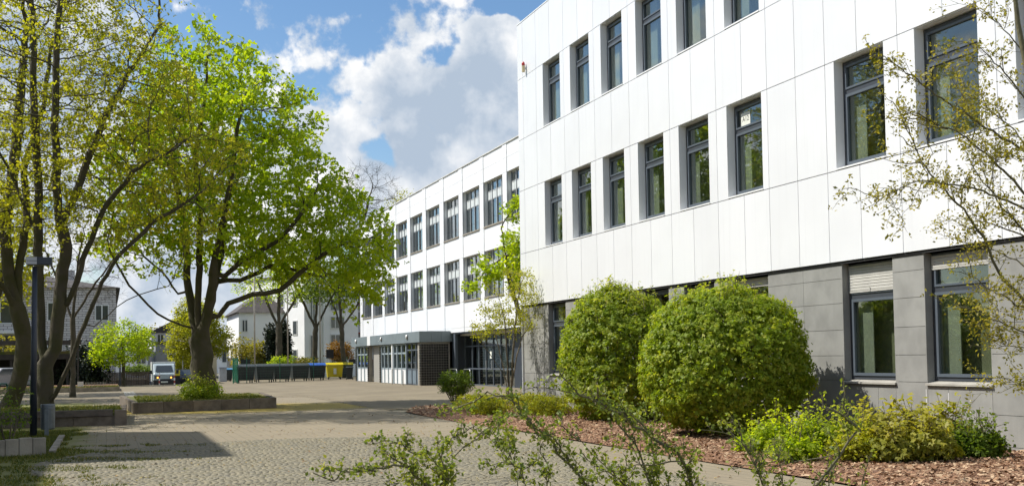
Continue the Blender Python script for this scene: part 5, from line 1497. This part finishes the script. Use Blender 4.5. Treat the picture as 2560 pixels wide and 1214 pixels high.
# dark evergreens and small bushes far back
def bush(name, c, rad, label, leaf, n, size, cat='shrub', group=None, stems=6, stem_m=None, seed=1, up=.35, hollow=.35, lobed=False, droop=.2, shoots=0, wob=.18, base_z=None, tuft_n=14, tuft_f=.7, tuft_s=.75, boxy=0.0):
    """rounded shrub: stems plus leaves filling an uneven volume"""
    global rng
    rng = np.random.default_rng(seed)
    c = np.array(c, float); rad = np.array(rad, float)
    bz = c[2] - rad[2] if base_z is None else base_z
    t = thing(name, (c[0], c[1], bz), label, cat, group)
    mb = MB()
    for i in range(stems):
        a = 2 * math.pi * i / stems + rng.uniform(-.4, .4)
        p0 = np.array([c[0] + .12 * rad[0] * math.cos(a), c[1] + .12 * rad[1] * math.sin(a), bz])
        p2 = c + rad * np.array([math.cos(a) * .6, math.sin(a) * .6, rng.uniform(.2, .75)])
        p1 = (p0 + p2) / 2 + np.array([math.cos(a), math.sin(a), 0]) * rad[0] * .1 + rng.normal(size=3) * .04
        r0 = .018 + .012 * rad[2]
        mb.tube([p0, p1, p2], [r0, r0 * .7, r0 * .3], 5, cap=False)
        for _ in range(4):
            q = p1 + (p2 - p1) * rng.uniform(0, 1); e = q + unit(rng.normal(size=3) + (0, 0, .4)) * rad * .4
            mb.tube([q, e], [r0 * .35, r0 * .15], 3, cap=False)
    d = unit(rng.normal(size=(n, 3)))
    lump = 1 + wob * (np.sin(d[:, 0] * 5 + 1.3) * np.sin(d[:, 2] * 6 + .4) + .6 * np.sin(d[:, 1] * 9 + 2) * np.sin(d[:, 2] * 8) + .5 * np.sin(d[:, 0] * 17 + d[:, 2] * 13))
    rr = rng.uniform(hollow ** 2, 1, n) ** .5
    if boxy:
        zz = np.minimum(np.abs(d[:, 2]), .999); k = np.where(d[:, 2] < 0, (1 - zz ** boxy) ** (1 / boxy) / np.sqrt(1 - zz ** 2), 1.0)
        d = d * np.stack([k, k, np.ones(n)], 1)
    P = c + d * rad * (lump * rr)[:, None]
    P = P[P[:, 2] > bz + .04]; n = len(P)
    # leaves gather in tufts
    tuft = P[rng.integers(0, n, max(8, n // tuft_n))]
    j = rng.integers(0, len(tuft), n)
    P = np.where(rng.uniform(size=(n, 1)) < tuft_f, tuft[j] + rng.normal(size=(n, 3)) * size * tuft_s * np.array([1, 1, .7]), P)
    tint = rng.uniform(0, .5, len(tuft))[j]
    if shoots:
        ex = []
        for _ in range(shoots):
            a = rng.uniform(0, 2 * math.pi); k = rng.uniform(0, .75)
            s = c + rad * np.array([math.cos(a) * k, math.sin(a) * k, math.sqrt(max(0, 1 - k * k)) * .93])
            e = s + np.array([rng.normal() * .12, rng.normal() * .12, rng.uniform(.12, .42)])
            mb.tube([s, (s + e) / 2 + rng.normal(size=3) * .02, e], [.006, .005, .003], 3, cap=False)
            m_ = rng.integers(6, 16); ex.append(s + (e - s) * rng.uniform(0, 1.05, (m_, 1)) + rng.normal(size=(m_, 3)) * .05)
        ex = np.concatenate(ex); P = np.concatenate([P, ex]); tint = np.concatenate([tint, rng.uniform(.35, .6, len(ex))])
    mb.build('stems', stem_m or BARKY, t, smooth=True)
    out = unit((P - c) / rad)
    if lobed: V, F = lobed_arrays(P, size, up, droop, out); rv = np.repeat(tint + rng.uniform(0, .45, len(P)), 3)
    else: V, F = leaf_arrays(P, size, up, droop=droop, axis=out * .8, nrm=out * .5); rv = tint + rng.uniform(0, .45, len(P))
    npmesh('foliage', V, F, leaf, t, rv, kind='stuff')
    return t
def pbush(name, px, py, Y, wpx, hpx, label, leaf, n, size, **k):
    """bush whose middle stands at a photo point and distance"""
    s = Y / math.cos(YAW) / F_PX * .97
    q = PY(px, py, Y); rz = hpx * s / 2
    return bush(name, q, (wpx * s / 2, wpx * s / 2 * .9, rz), label, leaf, n, size, base_z=min(0, q[2] - rz) if q[2] - rz < .6 else q[2] - rz, **k)
pbush('evergreen_shrub', 218, 915, 88, 95, 110, 'dark evergreen shrub in front of the pale brick house', LF_EVER, 5000, .2, seed=61)
pbush('evergreen_shrub', 185, 935, 84, 60, 70, 'smaller dark evergreen shrub behind the left trunks', LF_EVER, 3000, .2, seed=62)
for k, (px, wp) in enumerate(((680, 28), (712, 24))):
    pbush('cypress', px, 865, 106, wp, 110, ['dark cypress column left of the ivy trunk', 'dark cypress column right of the ivy trunk'][k], LF_EVER, 4000, .22, seed=63 + k, cat='tree', wob=.1)
pbush('flowering_bush', 851, 880, 106, 62, 52, 'orange-leaved round bush behind the yellow container', LF_ORANGE, 3000, .16, seed=66)
pbush('garden_bush', 655, 890, 107, 60, 70, 'olive garden bush behind the first dark containers', LF_OLIVE, 2200, .2, seed=67, hollow=.1)
pbush('garden_bush', 610, 880, 112, 70, 80, 'thin olive bush below the blue-grey house wall', LF_OLIVE, 1500, .2, seed=68, hollow=.05)
pbush('garden_bush', 705, 905, 101, 60, 26, 'low bright green bush at the foot of the ivy trunk', LF_MAPLE, 1600, .16, seed=69)
pbush('garden_bush', 765, 907, 101, 60, 28, 'low olive bush below the spreading street tree', LF_OLIVE, 1400, .16, seed=70)
pbush('garden_bush', 455, 900, 116, 60, 60, 'yellow-green bush behind the van', LF_LIGHT, 1800, .2, seed=71)
pbush('garden_bush', 495, 940, 104, 40, 34, 'green bush between parked car and big trunk', LF_DARK, 1400, .15, seed=72)
pbush('garden_hedge', 345, 925, 96, 60, 22, 'trimmed hedge behind the board fence', LF_DARK, 1600, .14, seed=73)
pbush('garden_bush', 375, 850, 150, 90, 70, 'pale yellow tree crown behind the fresh green tree', LF_OLIVE, 1200, .3, seed=74, cat='tree')
for k, (px, Y, r) in enumerate(((70, 92, 70), (-20, 95, 80))):
    pbush('climbing_shrub', px, 870, Y, r, 70, ['olive shrub on the brick house behind the lamp post', 'olive shrub on the brick house at the left edge'][k], LF_OLIVE, 1500, .2, seed=75 + k, hollow=.1)
# shrubs at the foot of the big maple
bush('low_shrub', (3.15, 41.4, .58), (.75, .6, .32), 'fresh green low shrub at the foot of the big maple', LF_SHRUB, 3200, .075, seed=81, base_z=.3, shoots=30)
# the two big globe shrubs
bush('globe_shrub', (11.35, 19.2, 1.55), (1.62, 1.7, 1.42), 'largest round hedge-maple shrub in front of the grey wall', LF_SHRUB, 60000, .056, seed=83, lobed=True, hollow=.80, up=.35, droop=.9, shoots=50, base_z=.02, stems=10, wob=.03, tuft_n=24, tuft_f=.85, tuft_s=.9, boxy=3.0)
bush('globe_shrub', (11.75, 24.9, 1.66), (1.38, 1.5, 1.64), 'taller round shrub partly hidden behind the largest one', LF_SHRUB, 52000, .056, seed=84, lobed=True, hollow=.80, up=.35, droop=.9, shoots=90, base_z=.02, stems=10, wob=.045, tuft_n=24, tuft_f=.85, tuft_s=.9, boxy=3.0)
# small round shrub with visible stems near the pavilion
bush('small_shrub', (11.2, 36.6, .78), (.62, .58, .46), 'small rounded shrub on bare stems at the tip of the bed', LF_DARK, 7000, .045, seed=85, base_z=.02, stems=16, hollow=.4, stem_m=TWIGG)
# slender multi-stemmed shrub tree at the corner of the near wing
b = np.array([12.65, 35.0, .05]); Ym = 35.0
stems = []
for k, pts in enumerate(([(1255, 900), (1235, 820), (1205, 760)], [(1268, 890), (1262, 800), (1240, 720)], [(1290, 900), (1305, 840), (1345, 790), (1385, 740)], [(1282, 880), (1290, 790), (1300, 710)], [(1262, 940), (1222, 880), (1185, 830)])):
    stems.append(('s%d' % k, None, pl([(1270 + 3 * k, 985)] + pts, Ym, (-1) ** k * .5)))
tree('serviceberry_shrub', b, stems, [el(1285, 770, Ym, 1.15, 1.1, 1.0, 1.0), el(1220, 800, Ym, .6, .8, .8, .5), el(1370, 740, Ym, .55, .6, .5, .4), el(1290, 700, Ym, .6, .7, .45, .35)], 0.07,
    'slender multi-stemmed shrub with thin yellow-green leaves at the wing corner', BARKY, LF_LIGHT, n_attr=700, step=.16, leaves_per=5, leaf_size=.06, cluster=.08, twigs=2, twig_len=.2, up=.1, seed=87, cat='shrub', tip=.004, rmin=.003, flare=1.0)
# yellow-green ground cover in the bed
gl = [((11.0, 33.4), .8, 'yellow-green ground cover near the small rounded shrub'), ((12.6, 33.2), .6, 'yellow-green ground cover at the foot of the slender shrub'), ((11.2, 28.0), .6, 'yellow-green ground cover touching the taller round shrub'), ((10.6, 31.5), .9, 'yellow-green ground cover left of the taller round shrub'), ((11.9, 30.0), .8, 'yellow-green ground cover against the wall by the first windows'), ((9.9, 29.3), .5, 'small yellow-green tuft near the paving, behind the front branches')]
for k, ((x, y), r, lab) in enumerate(gl): bush('ground_cover', (x, y, .28), (r, r, .25), lab, LF_LIGHT, 2600, .06, cat='plant', seed=91 + k, base_z=.05, hollow=.2, group='ground cover in the bed')
# plants under the windows on the right
pls = [(1905, 1095, LF_MAPLE, 'small bright green plant at the foot of the largest round shrub', .24, .16), (2010, 1120, LF_MAPLE, 'bright green plant nearest the chips edge', .30, .22), (2170, 1120, LF_LIGHT, 'yellow-green flowering plant in the middle of the row', .34, .24), (2260, 1122, LF_SEED, 'olive seedling in front of the row', .30, .22), (2350, 1120, LF_SEED, 'olive seedling below the white sealant lines', .34, .26), (1960, 1100, LF_MAPLE, 'bright green low plant beside the largest round shrub', .34, .30), (2050, 1098, LF_MAPLE, 'bright green low plant under the shaded wall', .36, .32), (2130, 1100, LF_SHRUB, 'dark-leaved mahonia with yellow flowers', .34, .30),
       (2210, 1092, LF_SEED, 'olive maple seedling under the first shuttered window', .36, .29), (2300, 1095, LF_SEED, 'olive maple seedling between the two right windows', .36, .30), (2390, 1100, LF_SEED, 'tallest olive maple seedling below the right window', .36, .31), (2440, 1110, LF_DARK, 'dark glossy plant left of the last slab', .26, .24), (2490, 1112, LF_DARK, 'dark glossy plant at the right end of the row', .22, .24)]
for k, (px, py, lf, lab, r, rz) in enumerate(pls):
    q = G(px, py + 40, .05)
    rz *= .8; r *= 1.2
    t = bush('wall_plant', (q[0], q[1] + .2, .08 + rz), (r, r * .9, rz), lab, lf, 1500 if lf is LF_SEED else 2400, .08 if lf is LF_SEED else .06, cat='plant', seed=100 + k, base_z=.06, hollow=.1, lobed=lf is LF_SEED, up=.5, shoots=14, group='plants under the windows')
    if k in (7, 8, 2):
        P = np.array([q[0], q[1] + .1, .35]) + rng.normal(size=(160, 3)) * (.05, .05, .03) + rng.integers(0, 3, (160, 1)) * np.array([.12, -.15, .03])
        V, F = leaf_arrays(P, .022); npmesh('blossom', V, F, LF_YEL, t, rng.uniform(0, 1, len(P)), kind='stuff')

# ---- serviceberry reaching in from the right
def branchy(t, polys, r0, twig_len, every, mb, tips, sub=True, upb=.25, seed=0, side=.16, side_len=.5):
    """wavy branches with alternate twigs; collects leaf points"""
    r = np.random.default_rng(seed)
    polys = list(polys)
    for pts, rad in list(polys):                     # side branches off the drawn ones
        seg = [np.linalg.norm(np.array(b) - np.array(a)) for a, b in zip(pts[:-1], pts[1:])]
        tot = sum(seg)
        for _ in range(int(tot / side)):
            u = r.uniform(.08, .75) * tot; i = 0
            while u > seg[i]: u -= seg[i]; i += 1
            a, b = np.array(pts[i]), np.array(pts[i + 1]); q = a + (b - a) * u / seg[i]; dd = unit(a - b)
            sd = unit(r.normal(size=3) * np.array([1, 1, .55])); e = q + unit(dd * .9 + sd * .8 + np.array([0, 0, upb * .4])) * side_len * r.uniform(.4, 1.1)
            polys.append(([e, (q + e) / 2 + r.normal(size=3) * side_len * .06, q], max(.003, rad * .45)))
    for pts, rad in polys:
        pts = [np.array(p, float) for p in pts]
        # refine
        ref = [pts[0]]
        for a, b in zip(pts[:-1], pts[1:]):
            n = max(2, int(np.linalg.norm(b - a) / .06))
            for i in range(1, n + 1): ref.append(a + (b - a) * i / n + r.normal(size=3) * .006)
        n = len(ref); rr = [rad * (.18 + .82 * i / (n - 1)) for i in range(n)]
        mb.tube(ref, rr, 6 if rad > .008 else 4, cap=False)
        L = 0
        for i in range(1, n):
            L += np.linalg.norm(ref[i] - ref[i - 1])
            if L > every:
                L = r.uniform(-.3, .3) * every
                d = unit(ref[max(0, i - 2)] - ref[i]); s = unit(r.normal(size=3)); s = unit(s - d * np.dot(s, d))
                e = ref[i] + unit(d * .7 + s * .8 + np.array([0, 0, upb])) * twig_len * r.uniform(.35, 1.2)
                mid = (ref[i] + e) / 2 + r.normal(size=3) * twig_len * .05
                mb.tube([ref[i], mid, e], [max(.0022, rr[i] * .35), .002, .0012], 3, cap=False)
                tips.append(e); tips.append(mid)
                if sub:
                    for _ in range(2):
                        q = ref[i] + (e - ref[i]) * r.uniform(.3, .9); s2 = unit(r.normal(size=3) + (0, 0, .3)); e2 = q + s2 * twig_len * r.uniform(.2, .5)
                        mb.tube([q, e2], [.0018, .001], 3, cap=False); tips.append(e2)
        tips.append(ref[0])
def PR(pts, d0, d1=None):
    n = len(pts); d1 = d0 if d1 is None else d1
    return [PD(x, y, d0 + (d1 - d0) * i / (n - 1)) for i, (x, y) in enumerate(pts)]
base = G(2660, 1300, 0); dS = 10.2
t = thing('serviceberry_tree', (PD(2650, 1240, dS)[0], PD(2650, 1240, dS)[1], 0), 'slender serviceberry with small bronze leaves at the right edge', 'tree')
mb = MB(); tips = []
trunkp = [np.array([*PD(2650, 1240, dS)[:2], 0]), PD(2640, 950, dS), PD(2615, 760, dS), PD(2600, 500, dS), PD(2585, 260, dS), PD(2545, 60, dS), PD(2525, -120, dS)]
mb.tube(trunkp, [.055, .048, .042, .036, .03, .022, .014], 8, cap=False)
polys = [(PR([(2171, 138), (2223, 150), (2280, 190), (2338, 236), (2401, 277), (2480, 330), (2600, 400)], 9.4, dS), .014),
         (PR([(2257, 277), (2315, 300), (2390, 328), (2453, 375), (2511, 426), (2612, 540)], 9.8, dS), .014),
         (PR([(2163, 522), (2223, 484), (2275, 458), (2315, 452), (2373, 461), (2447, 473), (2605, 540)], 9.2, dS), .012),
         (PR([(2240, 254), (2269, 323), (2303, 403), (2361, 473), (2419, 536), (2459, 594), (2488, 663), (2508, 698), (2560, 750), (2630, 800)], 10.0, dS), .017),
         (PR([(2400, 360), (2450, 440), (2511, 525), (2560, 574), (2615, 640)], 10.4, dS), .012),
         (PR([(2376, 676), (2430, 690), (2467, 716), (2540, 760), (2625, 790)], 9.6, dS), .010),
         (PR([(2386, 762), (2440, 778), (2500, 805), (2560, 830), (2635, 870)], 9.8, dS), .010),
         (PR([(2454, 876), (2518, 863), (2575, 870), (2635, 900)], 9.6, dS), .008), (PR([(2502, 936), (2560, 964), (2640, 1000)], 9.4, dS), .008),
         (PR([(2380, 100), (2440, 110), (2500, 170), (2560, 240), (2590, 300)], 10.0, dS), .010), (PR([(2450, 20), (2500, 60), (2560, 130), (2588, 200)], 10.5, dS), .010),
         (PR([(2400, 600), (2470, 620), (2540, 650), (2612, 700)], 10.6, dS), .009), (PR([(2330, 560), (2400, 545), (2480, 560), (2608, 610)], 10.9, dS), .009), (PR([(2470, 420), (2520, 380), (2590, 420)], 9.3, dS), .008),
         (PR([(2400, 230), (2460, 260), (2540, 330), (2600, 420)], 10.8, dS), .010)]
branchy(t, polys, .01, .20, .07, mb, tips, seed=3, side=.24, side_len=.55, upb=.2)
mb.build('trunk', TWIGG, t, smooth=True)
rng = np.random.default_rng(123)
C = np.array(tips); k = rng.poisson(3.6, len(C)); P = np.repeat(C, k, 0) + rng.normal(size=(k.sum(), 3)) * .02
V, F = leaf_arrays(P, .036, .3, .5); npmesh('crown', V, F, LF_OLIVE, t, np.repeat(rng.uniform(0, .55, len(C)), k) + rng.uniform(0, .45, len(P)), kind='stuff')

# ---- thorny shrubs right in front of the camera
def front_shrub(label, polys, root, seed, leafn=4.2, twig=.05, every=.026):
    global rng
    t = thing('hawthorn_shrub', (root[0], root[1], 0), label, 'shrub')
    mb = MB(); tips = []
    branchy(t, polys, .006, twig, every, mb, tips, seed=seed, upb=.5, side=.24, side_len=.16)
    mb.build('branches', TWIGG, t, smooth=True)
    rng = np.random.default_rng(seed)
    C = np.array(tips); k = rng.poisson(leafn, len(C)); P = np.repeat(C, k, 0) + rng.normal(size=(k.sum(), 3)) * .011
    V, F = leaf_arrays(P, .0175, .25, .7); npmesh('foliage', V, F, LF_HAW, t, np.repeat(rng.uniform(0, .55, len(C)), k) + rng.uniform(0, .45, len(P)), kind='stuff')
    return t
def down(p, root): return [np.array(p), np.array([(p[0] + root[0]) / 2, (p[1] + root[1]) / 2, p[2] * .5]), np.array([root[0], root[1], 0])]
d = 4.0
rootA = PD(1240, 1400, d)
def stem(pts, d0, d1, rad, root):
    a = PR(pts, d0, d1); return (a + down(a[-1], root)[1:], rad)
polysA = [stem([(783, 1181), (833, 1195), (862, 1178), (915, 1171), (963, 1170), (999, 1160), (1033, 1176), (1061, 1206), (1090, 1260)], 3.7, 4.0, .010, rootA),
          stem([(909, 1108), (954, 1100), (988, 1108), (1019, 1122), (1061, 1139), (1092, 1156), (1120, 1230)], 4.2, 4.1, .007, rootA),
          stem([(1262, 1040), (1202, 1060), (1154, 1083), (1129, 1094), (1109, 1125), (1100, 1220)], 4.4, 4.2, .006, rootA),
          stem([(1290, 1030), (1219, 1080), (1182, 1097), (1129, 1150), (1110, 1240)], 4.5, 4.2, .007, rootA),
          stem([(1089, 1038), (1129, 1021), (1185, 1001), (1219, 984), (1275, 998), (1314, 1038), (1356, 1083), (1399, 1128), (1449, 1181), (1480, 1260)], 4.2, 4.0, .010, rootA),
          stem([(980, 1214), (1010, 1195), (1050, 1225)], 3.8, 3.9, .005, rootA), stem([(1200, 1170), (1260, 1150), (1300, 1175), (1330, 1240)], 3.9, 4.0, .006, rootA),
          stem([(1180, 1060), (1240, 1110), (1290, 1170), (1300, 1240)], 4.3, 4.1, .006, rootA), stem([(1330, 1060), (1360, 1130), (1370, 1190), (1380, 1260)], 4.0, 4.0, .006, rootA),
          stem([(1050, 1105), (1085, 1150), (1120, 1190), (1150, 1260)], 3.9, 4.0, .006, rootA), stem([(960, 1120), (985, 1145), (1000, 1150), (1050, 1200), (1080, 1260)], 4.1, 4.0, .005, rootA)]
front_shrub('thorny leafy shrub across the bottom centre, close to the camera', polysA, rootA, 201)
rootB = PD(1720, 1400, 4.2)
polysB = [stem([(1395, 919), (1421, 962), (1482, 995), (1534, 1028), (1586, 1056), (1638, 1089), (1686, 1132), (1724, 1184), (1742, 1250)], 4.0, 4.2, .012, rootB),
          stem([(1309, 974), (1365, 972), (1421, 979), (1469, 990), (1510, 1015), (1560, 1070), (1600, 1140), (1640, 1240)], 4.3, 4.2, .007, rootB),
          stem([(1470, 1190), (1553, 1174), (1638, 1165), (1709, 1148), (1740, 1240)], 3.9, 4.2, .008, rootB),
          stem([(1500, 1120), (1540, 1085), (1580, 1120), (1620, 1190), (1660, 1260)], 4.4, 4.2, .006, rootB), stem([(1620, 1075), (1622, 1130), (1640, 1190), (1680, 1260)], 4.5, 4.2, .005, rootB),
          stem([(1700, 1095), (1718, 1150), (1735, 1250)], 4.1, 4.2, .008, rootB), stem([(1440, 1130), (1500, 1160), (1560, 1214), (1600, 1270)], 3.8, 4.1, .006, rootB), stem([(1380, 1050), (1430, 1080), (1480, 1130), (1540, 1200), (1600, 1270)], 4.1, 4.2, .006, rootB),
          stem([(1560, 1010), (1600, 1050), (1630, 1120), (1650, 1250)], 4.6, 4.3, .005, rootB)]
front_shrub('thorny shrub with arching mossy branch before the round shrubs', polysB, rootB, 202, 3.4)
rootC = PD(2000, 1400, 4.3)
polysC = [stem([(2108, 944), (2113, 1020), (2123, 1050), (2150, 1075), (2098, 1136), (2037, 1214), (2010, 1270)], 4.1, 4.2, .012, rootC),
          stem([(1820, 1170), (1860, 1161), (1986, 1156), (2077, 1144), (2090, 1150), (2030, 1230)], 4.4, 4.3, .007, rootC),
          stem([(1832, 1037), (1849, 1094), (1875, 1141), (1900, 1190), (1940, 1260)], 4.2, 4.2, .006, rootC), stem([(1752, 1073), (1809, 1077), (1848, 1096), (1880, 1150), (1920, 1250)], 4.0, 4.2, .005, rootC),
          stem([(1930, 1100), (1950, 1150), (1960, 1240)], 3.9, 4.2, .005, rootC), stem([(2180, 1130), (2165, 1170), (2150, 1214), (2100, 1280)], 4.0, 4.2, .008, rootC), stem([(2060, 1060), (2085, 1090), (2100, 1130), (2060, 1240)], 4.4, 4.3, .006, rootC), stem([(1880, 1100), (1900, 1150), (1910, 1200), (1950, 1260)], 4.5, 4.3, .005, rootC)]
front_shrub('thorny half-bare shrub in front of the plants on the right', polysC, rootC, 203, 1.8)
# sparse young hedge behind the palisade at the left edge
for k, (x, y) in enumerate(((-2.15, 23.6), (-1.85, 24.6), (-2.5, 25.4), (-3.0, 23.9))):
    bush('hedge_plant', (x, y, .62), (.42, .42, .58), ['sparse young hedge plant nearest the palisade end', 'sparse young hedge plant left of the lamp post', 'sparse young hedge plant behind the others', 'sparse young hedge plant at the left edge'][k], LF_DARK, 420, .06, seed=300 + k, base_z=.02, stems=5, hollow=.1, group='young hedge by the palisade')

# fallen leaves and catkins scattered over the yard
rng = np.random.default_rng(77)
P = np.stack([rng.uniform(-3, 9, 9000), 13 + rng.uniform(0, 1, 9000) ** 1.3 * 42, np.full(9000, .012)], 1)
P = P[nz2(P, .9, 8) + rng.normal(size=len(P)) * .8 > .6]
P[:, 2] = np.where((P[:, 0] - 3.3) ** 2 + (P[:, 1] - 19.45) ** 2 < 20, .022, .010)
V, F = leaf_arrays(P, .045, 2.0); npm = npmesh('fallen_leaves', V, F, rndmat('dry_leaf', [(.16, .075, .03), (.30, .19, .06), (.24, .20, .04), (.40, .28, .12)], .8, 0), None, rng.uniform(0, 1, len(P)))
tag(npm, 'dry brown leaves and catkins scattered on the paving', 'leaves', kind='stuff')
